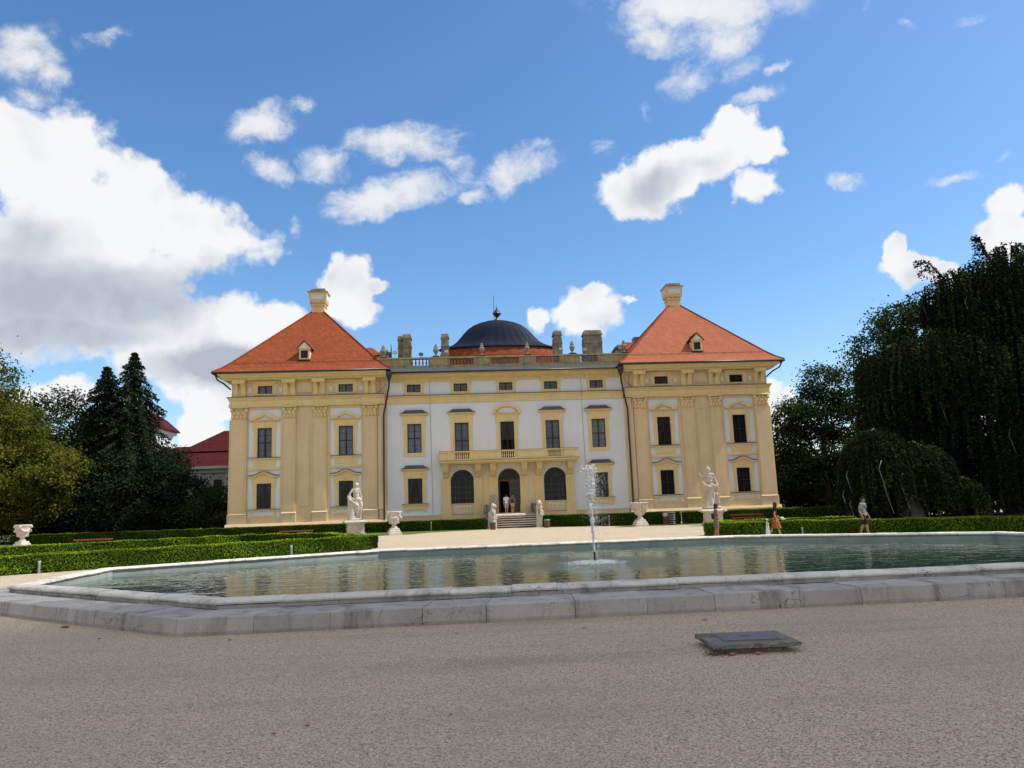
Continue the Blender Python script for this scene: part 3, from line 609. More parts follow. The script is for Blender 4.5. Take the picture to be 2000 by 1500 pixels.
# ---- pavilions (s = -1 left, +1 right)
YB, YW, YPIL = -.22, -.14, -.40
def pavilion(s):
    X = lambda v: s*v
    PC = (15.30, 22.83)
    pan = [(13.86, 16.75), (21.35, 24.31)]
    m = MB(); srt = lambda a, b: (min(a, b), max(a, b))
    ph = [(*srt(X(a), X(b)), z0, z1) for a, b in pan for z0, z1 in ((1.72, 11.74),)]
    ah = [(X(c)-.675, X(c)+.675, 13.23, 13.98) for c in PC]
    wall_holes(m, *srt(X(12.2), X(25.92)), 0, 14.9, YB, ph+ah, .3)
    # sides and back; the inner side stands against the central block
    m.add([(X(25.92), YB, 0), (X(25.92), 14, 0), (X(25.92), 14, 14.9), (X(25.92), YB, 14.9)], [(0, 1, 2, 3)])
    m.add([(X(12.2), YB, 0), (X(12.2), 14, 0), (X(12.2), 14, 14.9), (X(12.2), YB, 14.9)], [(0, 1, 2, 3)])
    m.add([(X(12.2), 14, 0), (X(25.92), 14, 0), (X(25.92), 14, 14.9), (X(12.2), 14, 14.9)], [(0, 1, 2, 3)])
    m.box(X(11.45), X(12.2), -.10, .1, 0, 14.9); m.build('pavilion_wall', Y_WALL, PAL)
    for (a, b), c in zip(pan, PC):
        w = MB(); wall_holes(w, *srt(X(a), X(b)), 1.72, 11.74, YW, [(X(c)-.67, X(c)+.67, 7.24, 9.99), (X(c)-.67, X(c)+.67, 2.48, 4.81)], .25); w.build('white_panel', W_WALL, PAL)
        dk = s > 0
        window(X(c), 13.23, 13.98, 1.35, YB, 4 if dk else 2, 2, curtain=None if dk else 'net')
        window(X(c), 7.24, 9.99, 1.34, YW, 2, 4, .5, 'dark' if dk else 'net')
        window(X(c), 2.48, 4.81, 1.34, YW, 2, 3, .5, 'dark' if dk else 'parted')
        # upper surround with pediment, sill, apron
        e = MB(); eared(e, X(c), 1.34, 7.24, 9.99, 10.56, YW, .34, .07, .08); cornice_bar(e, X(c), 1.38, 10.56, 10.76, YW)
        hw = 1.38
        e.prism([(X(c)-hw, 10.76), (X(c)-.92, 10.76), (X(c), 11.18), (X(c)+.92, 10.76), (X(c)+hw, 10.76), (X(c)+hw, 10.84), (X(c), 11.46), (X(c)-hw, 10.84)], YW-.24, YW)
        e.box(X(c)-1.46, X(c)+1.46, YW-.14, YW, 7.04, 7.17); e.prism([(X(c)-1.0, 6.42), (X(c)+1.0, 6.42), (X(c)+1.12, 7.04), (X(c)-1.12, 7.04)], YW-.06, YW)
        e.box(X(c)-.95, X(c)+.95, YW-.075, YW-.06, 6.78, 6.80); e.box(X(c)-.95, X(c)+.95, YW-.075, YW-.06, 6.56, 6.58)
        e.box(X(a)+.0*s, X(b), YW-.10, YW, 6.02, 6.12); e.box(X(a), X(b), YW-.13, YW, 6.12, 6.30)
        sr = e.build('window_surround', Y_TRIM, PAL)
        p = MB(); p.add([(X(c)-.9, YW-.03, 10.765), (X(c)+.9, YW-.03, 10.765), (X(c), YW-.03, 11.17)], [(0, 1, 2)]); p.build('pediment_field', W_WALL, sr)
        p = MB(); p.box(X(c)-1.47, X(c)+1.47, YW-.17, YW, 7.17, 7.215); p.build('sill', GUTTER, sr)
        # lower surround with bowed hood
        e = MB(); eared(e, X(c), 1.34, 2.48, 4.81, 5.42, YW, .34, .07, .1)
        top = []; n = 24
        for i in range(n+1):
            t = -1+2*i/n; z = 5.50+.36*(.5+.5*math.cos(math.pi*min(1, abs(t)/.82)))*(1 if abs(t) < .82 else 0); top.append((X(c)+hw*t, z))
        low = [(x, z-.13) for x, z in top]; low = [(X(c)+(x-X(c))*.97, z) for x, z in low]
        for i in range(n): e.prism([low[i], low[i+1], top[i+1], top[i]], YW-.24, YW)
        e.prism([(X(c)-1.0, 5.4), (X(c)+1.0, 5.4)]+[(x, z-.1) for x, z in top if abs(x-X(c)) < .95][::-1], YW-.06, YW)
        ring = [(X(c)+.38*math.cos(2*math.pi*i/24), YW-.075, 5.22+.23*math.sin(2*math.pi*i/24)) for i in range(25)]; e.tube(ring, .03, 6)
        e.lathe([(.0, -.1), (.1, -.06), (.13, 0), (.1, .06), (0, .1)], 10, (X(c), YW-.07, 5.2), 1.5, .4)
        e.box(X(c)-1.46, X(c)+1.46, YW-.14, YW, 2.28, 2.40); e.box(X(c)-1.10, X(c)-.92, YW-.06, YW, 1.74, 2.28); e.box(X(c)+.92, X(c)+1.10, YW-.06, YW, 1.74, 2.28); e.box(X(c)-.92, X(c)+.92, YW-.06, YW, 1.74, 1.94)
        sr = e.build('window_surround', Y_TRIM, PAL)
        h = MB()
        for i in range(n):
            for (x0, z0), (x1, z1) in ((top[i], top[i+1]),):
                if abs((x0+x1)/2-X(c)) < .99*hw: h.prism([(x0, z0), (x1, z1), (x1, min(5.90, z1+.09)), (x0, min(5.90, z0+.09))], YW-.26, YW-.002)
        h.build('hood', LEAD, sr)
        p = MB(); p.box(X(c)-1.47, X(c)+1.47, YW-.17, YW, 2.40, 2.445); p.build('sill', GUTTER, sr)
        # attic surround and the two small white tablets
        e = MB(); eared(e, X(c), 1.35, 13.23, 13.98, 14.15, YB, .34, .06, .1, .14); e.prism([(X(c)-.98, 14.15), (X(c)+.98, 14.15), (X(c)+1.16, 14.45), (X(c)-1.16, 14.45)], YB-.12, YB); e.build('window_surround', Y_TRIM, PAL)
        p = MB()
        for k in (-1, 1): p.box(X(c)+k*1.43-.10, X(c)+k*1.43+.10, YB-.03, YB, 13.38, 13.80)
        p.build('white_tablet', W_WALL, PAL)
    # pilasters with pedestal and leafy capital
    for a, b in ((12.38, 13.62), (17.08, 18.32), (19.92, 21.08), (24.42, 25.86)):
        x0, x1 = srt(X(a), X(b)); m = MB(); m.box(x0, x1, YPIL, YB, 2.1, 10.78)
        m.box(x0+.13, x1-.13, YPIL-.03, YPIL, 2.3, 10.5); m.box(x0-.03, x1+.03, YPIL-.04, YB, 2.1, 2.2); m.box(x0-.02, x1+.02, YPIL-.03, YB, 10.70, 10.80); pl = m.build('pilaster', Y_WALL, PAL)
        m = MB(); m.box(x0-.07, x1+.07, YPIL-.10, YB, .9, 2.02); m.prism_x([(YPIL-.14, 2.02), (YPIL-.06, 2.1), (YB, 2.1), (YB, 2.02)], x0-.1, x1+.1); m.build('pedestal', Y_WALL, pl)
        m = MB(); w = x1-x0; cxm = (x0+x1)/2
        m.prism([(x0+.05, 10.80), (x1-.05, 10.80), (x1+.03, 11.85), (x0-.03, 11.85)], YPIL-.02, YB); m.box(x0-.14, x1+.14, YPIL-.18, YB, 11.86, 11.98)
        for row, (zz, k, r) in enumerate(((10.98, 4, .15), (11.32, 3, .16))):
            for i in range(k):
                xx = x0+w*(i+.5)/k; m.lathe([(.02, -.17), (r*.72, -.12), (r*.85, 0), (r, .12), (r*.8, .2), (.03, .22)], 8, (xx, YPIL-.02-.03*row, zz+.03), 1, .75)
        for k in (-1, 1):
            xx = cxm+k*(w/2-.05); m.lathe([(.02, -.16), (.12, -.13), (.17, 0), (.12, .13), (.02, .16)], 8, (xx, YPIL-.1, 11.66), 1, 1)
            xx = cxm+k*.14; m.lathe([(.02, -.1), (.08, -.07), (.1, 0), (.08, .07), (.02, .1)], 8, (xx, YPIL-.08, 11.66), 1, 1)
        m.build('capital', Y_TRIM, pl, smooth=True)
    # panel between the inner pair of pilasters, thin relief lines
    m = MB(); a, b = srt(X(18.42), X(19.80)); m.box(a, b, YB-.03, YB, 10.72, 10.80); m.box(a+.25, b-.25, YB-.05, YB, 2.6, 10.4); m.box(a+.05, b-.05, YB-.04, YB, 1.2, 2.0); m.build('relief_panel', Y_WALL, PAL)
    # outer corner return pilaster and inner strip
    m = MB(); m.box(X(25.92), X(26.10), YB+.12, 1.3, 2.1, 10.78); m.box(X(25.92), X(26.16), YB+.05, 1.4, .9, 2.05); m.build('corner_pilaster', Y_WALL, PAL)
    m = MB(); m.box(X(11.62), X(12.16), -.34, -.1, 2.1, 11.9); m.box(X(11.55), X(12.2), -.42, -.1, .9, 2.05); m.box(X(11.95), X(12.28), -.36, -.1, 2.1, 10.8); m.build('corner_strip', Y_WALL, PAL)
    # entablature
    x0, x1 = srt(X(11.62), X(26.0)); m = MB()
    def band(z0, z1, d, in_=0.0):
        a, b = srt(X(11.62), X(25.92+d)); m.box(a, b, YB-d, .2, z0, z1); c0, c1 = srt(X(25.92), X(25.92+d)); m.box(c0, c1, .2, 14+d, z0, z1)
    band(11.98, 12.20, .20); band(12.20, 12.62, .16); band(12.62, 12.80, .24); band(12.80, 12.90, .34)
    m.build('architrave', Y_TRIM, PAL)
    t = MB(); a, b = srt(X(11.62), X(26.28)); t.box(a, b, YB-.38, .2, 12.90, 12.95); t.build('flashing', GUTTER, PAL)
    for c in (25.15, 20.55, 17.78, 13.02):          # paired scroll brackets of the frieze
        m = MB(); hw = .56; xc = X(c)
        for k in (-1, 1):
            xa, xb = srt(xc+k*hw*.98, xc+k*.15)
            m.prism_x([(YB-.12, 12.95), (YB-.22, 13.05), (YB-.18, 13.3), (YB-.24, 13.7), (YB-.42, 14.0), (YB-.62, 14.16), (YB-.62, 14.2), (YB, 14.2), (YB, 12.95)], xa, xb)
        m.box(xc-hw-.04, xc+hw+.04, YB-.74, YB, 14.16, 14.50); m.box(xc-.15, xc+.15, YB-.06, YB, 12.95, 14.16); m.box(xc-hw-.05, xc+hw+.05, YB-.27, YB, 12.94, 13.0); m.build('frieze_bracket', Y_TRIM, PAL)
    m = MB(); a, b = srt(X(18.45), X(19.90)); m.box(a, b, YB-.05, YB, 13.25, 14.3); m.box(a+.12, b-.12, YB-.07, YB-.05, 13.4, 14.18); m.build('relief_panel', Y_WALL, PAL)
    m = MB()
    prof = [(.0, 14.50), (.62, 14.50), (.66, 14.60), (.85, 14.68), (.88, 14.78), (1.04, 14.88), (1.08, 15.0), (1.08, 15.06), (.0, 15.06)]
    def ring(d, z): a, b = 11.4, 25.92+d; return [(X(a), YB-d, z), (X(b), YB-d, z), (X(b), 14+d, z), (X(a), 14+d, z)]
    m.loft([ring(d, z) for d, z in prof], cap=True); m.build('cornice', Y_TRIM, PAL)
    # hipped roof with a slight bell at the eave
    xi, xo, y0, y1, xa, ya = 11.05, 27.35, -1.36, 15.1, 19.1, 6.85
    def rr(t, z, flare=0):
        f = lambda e, c: e+(c-e)*t
        return [(X(f(xi, xa)), f(y0, ya), z), (X(f(xo, xa)), f(y0, ya), z), (X(f(xo, xa)), f(y1, ya), z), (X(f(xi, xa)), f(y1, ya), z)]
    m = MB(); HT = 23.45
    rs = [rr(-.01, 15.10), rr(-.01, 15.22), rr(.07, 15.66), rr(.16, 16.34)]+[rr(t, 16.34+(HT-16.34)*(t-.16)/.84) for t in (.3, .5, .7, .995)]
    m.loft(rs, cap=True); rf = m.build('roof', TILE if s < 0 else TILE_SHEEN, PAL)
    r = MB()
    for i in range(4): r.tube([Vector(q[i])+Vector((0, 0, .03)) for q in rs[1:]], .075, 6)
    r.build('ridge_tiles', TILE, rf)
    gx0, gx1 = srt(X(10.95), X(27.42)); g = MB(); g.tube([(gx0, -1.42, 15.13), (gx1, -1.42, 15.13)], .10, 10); g.tube([(X(27.42), -1.42, 15.13), (X(27.42), 15.1, 15.13)], .10, 10); g.build('gutter', GUTTER, PAL, smooth=True)
    # snow guard rail
    g = MB(); zg = 16.02; yg = -.28; a, b = srt(X(12.4), X(26.0))
    g.tube([(a, yg, zg+.22), (b, yg, zg+.22)], .018, 6); g.tube([(a, yg, zg+.10), (b, yg, zg+.10)], .018, 6)
    for i in range(15): x = a+(b-a)*(i+.4)/15; g.tube([(x, yg+.25, zg+.05), (x, yg, zg-.05), (x, yg, zg+.30)], .022, 5)
    g.build('snow_guard', mat('rusty_rail_%d' % s, (.20, .07, .045, 1), rough=.6), rf)
    # dormer
    dx, dz, dy = X(19.25), 16.52, -.02; d = MB(); dm = d
    d.box(dx-.50, dx-.34, dy, dy+1.6, dz, dz+1.0); d.box(dx+.34, dx+.50, dy, dy+1.6, dz, dz+1.0); d.box(dx-.34, dx+.34, dy, dy+.5, dz, dz+.12); d.box(dx-.34, dx+.34, dy, dy+.5, dz+.88, dz+1.0)
    d.prism([(dx-.60, dz+1.0), (dx+.60, dz+1.0), (dx+.62, dz+1.1), (dx, dz+1.74), (dx-.62, dz+1.1)], dy-.06, dy+.1); d.prism([(dx-.5, dz+1.05), (dx+.5, dz+1.05), (dx, dz+1.6)], dy+.1, dy+2.2)
    dm = d.build('dormer', Y_TRIM, PAL)
    d = MB(); d.prism([(dx-.34, dz+1.12), (dx+.34, dz+1.12), (dx, dz+1.50)], dy-.075, dy-.061); d.build('gable_field', W_WALL, dm)
    d = MB()
    for k in (-1, 1): d.add([(dx+k*.72, dy-.12, dz+1.04), (dx, dy-.12, dz+1.80), (dx, dy+2.6, dz+1.80), (dx+k*.72, dy+2.0, dz+1.04), (dx+k*.72, dy-.12, dz+1.10), (dx, dy-.12, dz+1.88), (dx, dy+2.6, dz+1.88), (dx+k*.72, dy+2.0, dz+1.10)], [(0,1,2,3),(7,6,5,4),(0,4,5,1),(1,5,6,2),(2,6,7,3),(3,7,4,0)])
    d.build('dormer_roof', TILE_R, dm)
    d = MB(); d.box(dx-.34, dx+.34, dy+.10, dy+.14, dz+.12, dz+.88); d.box(dx-.6, dx+.6, dy-.1, dy+.02, dz-.10, dz-.02); d.build('dormer_window', mat('dark_opening_%d' % s, (.015, .015, .018, 1), rough=.3), dm)
    # tall square chimney on the apex
    cx, cy = X(19.1), 6.85; c = MB(); sq = lambda h, z: [(cx-h, cy-h, z), (cx+h, cy-h, z), (cx+h, cy+h, z), (cx-h, cy+h, z)]
    c.loft([sq(.68, 22.3), sq(.68, 23.45)]); c.loft([sq(.76, 23.45), sq(.76, 23.55)]); c.loft([sq(.70, 23.55), sq(.70, 23.72)])
    c.loft([sq(.72, 23.72), sq(.86, 23.98), sq(.94, 24.80), sq(1.0, 24.84), sq(1.0, 24.92)])
    for i in range(7):
        x = cx-.72+1.44*i/6; c.box(x-.07, x+.07, cy-.86, cy-.74, 23.76, 23.92); c.box(cx-.86, cx-.74, cy-.72+1.44*i/6-.07, cy-.72+1.44*i/6+.07, 23.76, 23.92); c.box(cx+.74, cx+.86, cy-.72+1.44*i/6-.07, cy-.72+1.44*i/6+.07, 23.76, 23.92)
    ch = c.build('chimney', Y_TRIM, PAL)
    c = MB()
    for k in (-1, 1):
        pass
    c.add([(cx-.66, cy-.895, 24.12), (cx+.66, cy-.895, 24.12), (cx+.70, cy-.945, 24.62), (cx-.70, cy-.945, 24.62)], [(0, 1, 2, 3)])
    for k in (-1, 1): c.add([(cx+k*.895, cy-.66, 24.12), (cx+k*.895, cy+.66, 24.12), (cx+k*.945, cy+.70, 24.62), (cx+k*.945, cy-.70, 24.62)], [(0, 1, 2, 3)])
    c.build('chimney_panel', W_WALL, ch)
    c = MB(); c.loft([sq(1.04, 24.92), sq(1.04, 24.97)]); c.loft([sq(.74, 24.97), sq(.78, 25.05), sq(.74, 25.30), sq(.66, 25.36)]); c.build('chimney_cap', STONE_D, ch)
    c = MB(); c.loft([sq(.84, 22.36), sq(.74, 22.66)]); c.build('chimney_flashing', GUTTER, ch)
    # drainpipe with its hopper
    d = MB(); d.loft([[(X(11.12)+q*h, -1.15+w*h2, z) for q, w in ((-1, -1), (1, -1), (1, 1), (-1, 1))] for h, h2, z in ((.26, .22, 14.92), (.26, .22, 14.55), (.17, .15, 14.25), (.10, .1, 14.0))])
    d.tube([(X(11.12), -1.15, 14.1), (X(11.16), -.98, 13.5), (X(11.50), -.62, 11.9), (X(11.72), -.52, 10.9), (X(11.74), -.50, 5), (X(11.74), -.50, 0.05)], .085, 10)
    d.build('drainpipe', GUTTER, PAL, smooth=False)
    d = MB(); d.tube([(X(27.2), -1.35, 15.05), (X(27.0), -1.1, 14.5), (X(26.6), -.4, 14.25), (X(26.2), .4, 13.8)], .075, 8); d.build('drainpipe', GUTTER, PAL, smooth=True)
    d = MB(); d.tube([(X(11.4), -.9, 13.9), (X(11.9), -.75, 13.2), (X(12.3), -.62, 12.95)], .02, 5); d.tube([(X(12.0), -.7, 14.2), (X(11.9), -.7, 13.0)], .016, 5); d.build('gutter_stay', GUTTER, PAL)
    m = MB(); a, b = srt(X(11.5), X(26.2)); m.box(a, b, -.52, .2, 0, .92); m.prism_x([(-.62, .92), (-.52, 1.16), (.2, 1.16), (.2, .92)], a-.0, b+.0); m.box(a-.15, b+.15, -.75, .2, 0, .86)
    c0, c1 = srt(X(25.92), X(26.3)); m.box(c0, c1, .2, 14, 0, 1.1); m.build('plinth', Y_WALL, PAL)
for s in (-1, 1): pavilion(s)

# ---- parapet, roof chimneys, dome
m = MB(); PG = [(-9.15, -7.45), (-5.35, -3.05), (-1.35, 1.35), (3.05, 5.35), (7.45, 9.15)]
xs = [-12.3]+[v for g in PG for v in g]+[12.1]; ya, yb = -.15, .25
for i in range(0, len(xs), 2):
    m.box(xs[i], xs[i+1], ya, yb, 15.3, 16.28); a, b = xs[i]+.2, xs[i+1]-.2; m.box(a, b, ya-.04, ya, 15.62, 16.2)
for a, b in PG: m.box(a, b, ya, yb, 15.3, 15.62)
m.box(-12.35, 12.15, ya-.10, yb+.1, 16.28, 16.42); par = m.build('roof_parapet', PARAP, PAL)
for a, b in PG:
    m = MB(); n = int((b-a)/.30)
    for i in range(n): m.lathe([(.07, 0), (.07, .06), (.045, .1), (.10, .24), (.095, .32), (.045, .5), (.07, .58), (.07, .66)], 10, (a+(b-a)*(i+.5)/n, .05, 15.62))
    m.build('balusters', STONE_D, par, smooth=True)
m = MB(); m.box(-12.2, 12.2, .2, 24, 14.8, 15.45); m.build('flat_roof', LEAD, PAL)
def stack(x0, x1, y0, y1, z1, two=None):
    m = MB(); m.box(x0, x1, y0, y1, 15.45, z1-.75); m.box(x0-.05, x1+.05, y0-.05, y1+.05, z1-1.35, z1-1.25); m.box(x0+.04, x1-.04, y0+.04, y1-.04, z1-.75, z1-.5)
    m.box(x0-.05, x1+.05, y0-.05, y1+.05, z1-.5, z1-.38)
    cx, cy, hx, hy = (x0+x1)/2, (y0+y1)/2, (x1-x0)/2, (y1-y0)/2
    m.loft([[(cx+a*hx*k, cy+b*hy*k, z) for a, b in ((-1, -1), (1, -1), (1, 1), (-1, 1))] for k, z in ((1.0, z1-.38), (.93, z1-.08), (.8, z1))])
    m.build('chimney', STONE_D, PAL)
stack(-9.98, -9.12, 1.0, 2.2, 19.1); stack(-10.42, -10.03, 1.1, 2.6, 18.95); stack(-6.16, -5.42, 1.0, 1.9, 19.05); stack(5.0, 5.85, 1.0, 2.0, 19.12); stack(8.05, 9.9, 1.0, 2.2, 19.1)
m = MB(); pr = [(7.3, 15.4), (7.1, 16.6), (6.75, 18.0), (6.3, 19.35)]
m.lathe(pr, 64, (0, 11, 0), 1.0, .30); m.build('drum_roof', TILE, PAL, smooth=True)
prof = [(6.62, 19.32), (6.62, 19.46), (5.95, 19.60), (5.2, 19.86), (4.65, 20.22), (4.2, 20.72), (3.75, 21.26), (3.3, 21.72), (2.7, 22.14), (1.9, 22.46), (1.1, 22.66), (.4, 22.75), (.12, 22.78)]
m = MB(); m.lathe(prof, 192, (0, 11, 0), 1.0, .30, 32, .007)
dome = m.build('dome', mat('dark_blue_lead_dome', (.007, .012, .032, 1), (.012, .019, .044, 1), .9, .65, .05, 12, .14, .25, (.015, .018, .03, 1)), PAL, smooth=True)
m = MB(); m.lathe([(.30, 22.7), (.22, 22.85), (.12, 23.0), (.16, 23.08), (.46, 23.42), (.50, 23.5), (.46, 23.58), (.16, 23.95), (.08, 24.05), (.10, 24.12), (.03, 24.2), (.01, 24.6)], 8, (0, 11, 0)); m.build('finial', GUTTER, dome)
m = MB(); m.tube([(-.32, 11, 22.6), (-.32, 11, 25.6)], .03, 6); m.build('lightning_rod', GUTTER, dome)
for s in (-1, 1):      # ridge of the long side wing behind each pavilion
    m = MB(); xi = 14.3 if s < 0 else 16.6; x0, x1 = sorted((s*xi, s*25))
    m.loft([[(x0-.3, 23.7, 21.6), (x1+.3, 23.7, 21.6), (x1+.3, 44, 21.6), (x0-.3, 44, 21.6)], [(x0+1.3, 25.2, 22.9), (x1-1.3, 25.2, 22.9), (x1-1.3, 42.5, 22.9), (x0+1.3, 42.5, 22.9)]]); m.build('wing_roof', TILE, PAL)
    m = MB(); m.box(x0, x1, 24.2, 43.8, 0, 21.6); m.build('wing_wall', Y_WALL, PAL)
    m = MB(); m.box(s*11.3, s*12.3, 1.5, 3.0, 15.4, 17.1); m.prism([(s*11.8-.65, 17.1), (s*11.8+.65, 17.1), (s*11.8+.3, 17.6), (s*11.8-.3, 17.6)], 1.4, 3.1); m.build('roof_hatch', PARAP, PAL)
m = MB(); m.box(19.2, 20.6, 26, 27.4, 22.8, 23.8); m.build('roof_light', LEAD, PAL)
# ------------------------------------------------------------------ ground, gravel, lawns
def gravel_mat():
    m = bpy.data.materials.new('gravel'); m.use_nodes = True; N = NT(m.node_tree)
    o = N.n('ShaderNodeTexCoord').outputs['Object']
    v = N.n('ShaderNodeTexVoronoi', {'Scale': 78.0, 'Randomness': 1.0}); N.t.links.new(o, v.inputs['Vector'])
    n1 = N.noise(o, 45, 4, .7).outputs['Fac']; n2 = N.noise(o, .35, 6, .65).outputs['Fac']; n3 = N.noise(o, 4.0, 5, .65).outputs['Fac']
    sep = N.n('ShaderNodeSeparateColor'); N.t.links.new(v.outputs['Color'], sep.inputs[0])
    grain = N.ramp(N.math('MULTIPLY_ADD', sep.outputs[0], .55, N.math('MULTIPLY', n1, .45)), [(.20, (.12, .095, .068)), (.38, (.42, .34, .25)), (.58, (.58, .475, .35)), (.80, (.76, .645, .50))])
    col = N.mix(N.math('MULTIPLY', N.sstep(n2, .40, .72), .35), grain, (.36, .31, .25, 1))
    col = N.mix(N.math('MULTIPLY', N.sstep(n3, .52, .78), .25), col, (.27, .23, .19, 1))
    tr_ = N.noise(N.vmap(o, (.16, 1.1, 1), (0, 0, .2)), 1.0, 5, .6).outputs['Fac']; col = N.mix(N.math('MULTIPLY', N.sstep(tr_, .50, .70), .30), col, (.30, .245, .185, 1))
    # damp, darker trodden patch in front of the basin
    sx = N.n('ShaderNodeSeparateXYZ'); N.t.links.new(o, sx.inputs[0])
    mp = N.vmap(o, (.50, 1.9, 0), (0, 0, 0), (2.05, 121.0, 0))
    ln = N.n('ShaderNodeVectorMath', operation='LENGTH'); N.t.links.new(mp, ln.inputs[0])
    patch = N.sstep(N.math('ADD', ln.outputs['Value'], N.math('MULTIPLY_ADD', N.noise(o, 1.6, 6, .7).outputs['Fac'], 2.4, -1.2)), 1.3, .0)
    col = N.mix(N.math('MULTIPLY', patch, .34), col, (.16, .145, .11, 1))
    bs = N.n('ShaderNodeBsdfPrincipled', {'Base Color': col, 'Roughness': .95, 'Specular IOR Level': .15})
    h = N.math('ADD', N.math('MULTIPLY', v.outputs['Distance'], -.9), N.math('MULTIPLY', n1, .7))
    b = N.n('ShaderNodeBump', {'Strength': .75, 'Distance': .012, 'Height': h}); N.t.links.new(b.outputs[0], bs.inputs['Normal'])
    N.t.links.new(bs.outputs[0], N.n('ShaderNodeOutputMaterial').inputs[0]); return m
GRAVEL = gravel_mat()
LAWN = mat('lawn_grass', (.075, .12, .022, 1), (.13, .16, .04, 1), 1.4, .95, .8, 45, .1, detail=8)
EARTH = mat('park_ground', (.05, .075, .02, 1), (.09, .085, .035, 1), .4, .95, .5, 20, .1)
def sheet(name, poly, z, m, kind='structure'):
    b = MB(); b.add([(x, y, z) for x, y in poly], [tuple(range(len(poly)))]); return b.build(name, m, kind=kind)
sheet('ground', [(-3000, -3000), (3000, -3000), (3000, 3000), (-3000, 3000)], -.012, EARTH)
OCT = [(-9.0, -59.4), (6.9, -59.4), (13.3, -54.0), (13.2, -48.5), (5.8, -43.6), (-7.9, -43.6), (-15.8, -48.3), (-15.4, -54.0)]
def off(poly, d):
    out = []; n = len(poly)
    for i in range(n):
        p0, p1, p2 = Vector(poly[i-1]), Vector(poly[i]), Vector(poly[(i+1) % n])
        e1, e2 = (p1-p0).normalized(), (p2-p1).normalized(); n1, n2 = Vector((e1.y, -e1.x)), Vector((e2.y, -e2.x))
        b = (n1+n2).normalized(); out.append(tuple(p1+b*d/max(.3, b.dot(n1))))
    return out
def ring_sheet(name, outer, inner, z, m):       # gravel with the basin cut out: quads fanned between two loops of equal length
    n = len(outer); b = MB(); b.add([(*p, z) for p in outer]+[(*p, z) for p in inner], [(i, (i+1) % n, (i+1) % n+n, i+n) for i in range(n)]); return b.build(name, m, kind='structure')
ring_sheet('gravel_court', [(-40, -120), (60, -120), (60, -54), (60, -48.5), (60, -4.5), (-60, -4.5), (-60, -48), (-60, -54)], off(OCT, .5), 0.0, GRAVEL)

# ------------------------------------------------------------------ the basin
def stone_mat(name, c1, c2, dark, sheen=.2):
    m = bpy.data.materials.new(name); m.use_nodes = True; N = NT(m.node_tree)
    o = N.n('ShaderNodeTexCoord').outputs['Object']
    base = N.ramp(N.noise(o, 1.3, 8, .65).outputs['Fac'], [(.3, c1), (.7, c2)])
    at = N.n('ShaderNodeAttribute', attribute_name='tone'); base = N.mix(.5, base, N.ramp(at.outputs['Fac'], [(0, (.30, .30, .31)), (1, (.70, .70, .69))]), 'SOFT_LIGHT')
    st = N.noise(N.vmap(o, (2.2, 2.2, .35)), 1.0, 7, .68).outputs['Fac']
    col = N.mix(N.math('MULTIPLY', N.sstep(st, .46, .70), .75), base, dark)
    sp = N.noise(o, 14, 6, .7).outputs['Fac']; col = N.mix(N.math('MULTIPLY', N.sstep(sp, .55, .75), .45), col, tuple(x*.55 for x in dark[:3])+(1,))
    vor = N.n('ShaderNodeTexVoronoi', {'Scale': 1.1}, feature='DISTANCE_TO_EDGE')
    wv = N.n('ShaderNodeVectorMath', operation='ADD'); nz = N.noise(o, 2.5, 4, .6)
    N.t.links.new(o, wv.inputs[0]); N.t.links.new(nz.outputs['Color'], wv.inputs[1]); N.t.links.new(wv.outputs[0], vor.inputs['Vector'])
    crack = N.math('MULTIPLY', N.sstep(vor.outputs['Distance'], .010, .0), N.sstep(N.noise(o, .45, 2).outputs['Fac'], .48, .58))
    col = N.mix(N.math('MULTIPLY', crack, .62), col, (.06, .057, .052, 1))
    bs = N.n('ShaderNodeBsdfPrincipled', {'Base Color': col, 'Roughness': .88, 'Specular IOR Level': sheen})
    h = N.math('SUBTRACT', N.math('ADD', N.noise(o, 28, 6, .7).outputs['Fac'], N.math('MULTIPLY', sp, .8)), N.math('MULTIPLY', crack, 2.0))
    b = N.n('ShaderNodeBump', {'Strength': .55, 'Distance': .02, 'Height': h}); N.t.links.new(b.outputs[0], bs.inputs['Normal'])
    N.t.links.new(bs.outputs[0], N.n('ShaderNodeOutputMaterial').inputs[0]); return m
BAS = stone_mat('grey_basin_limestone', (.37, .355, .34, 1), (.48, .46, .44, 1), (.14, .135, .13, 1))
RIMM = stone_mat('pale_coping_limestone', (.66, .63, .58, 1), (.74, .70, .64, 1), (.30, .29, .27, 1))
BASIN = thing('fountain_basin', 'eight sided stone pool basin with rounded coping and a low grey step', 'basin')
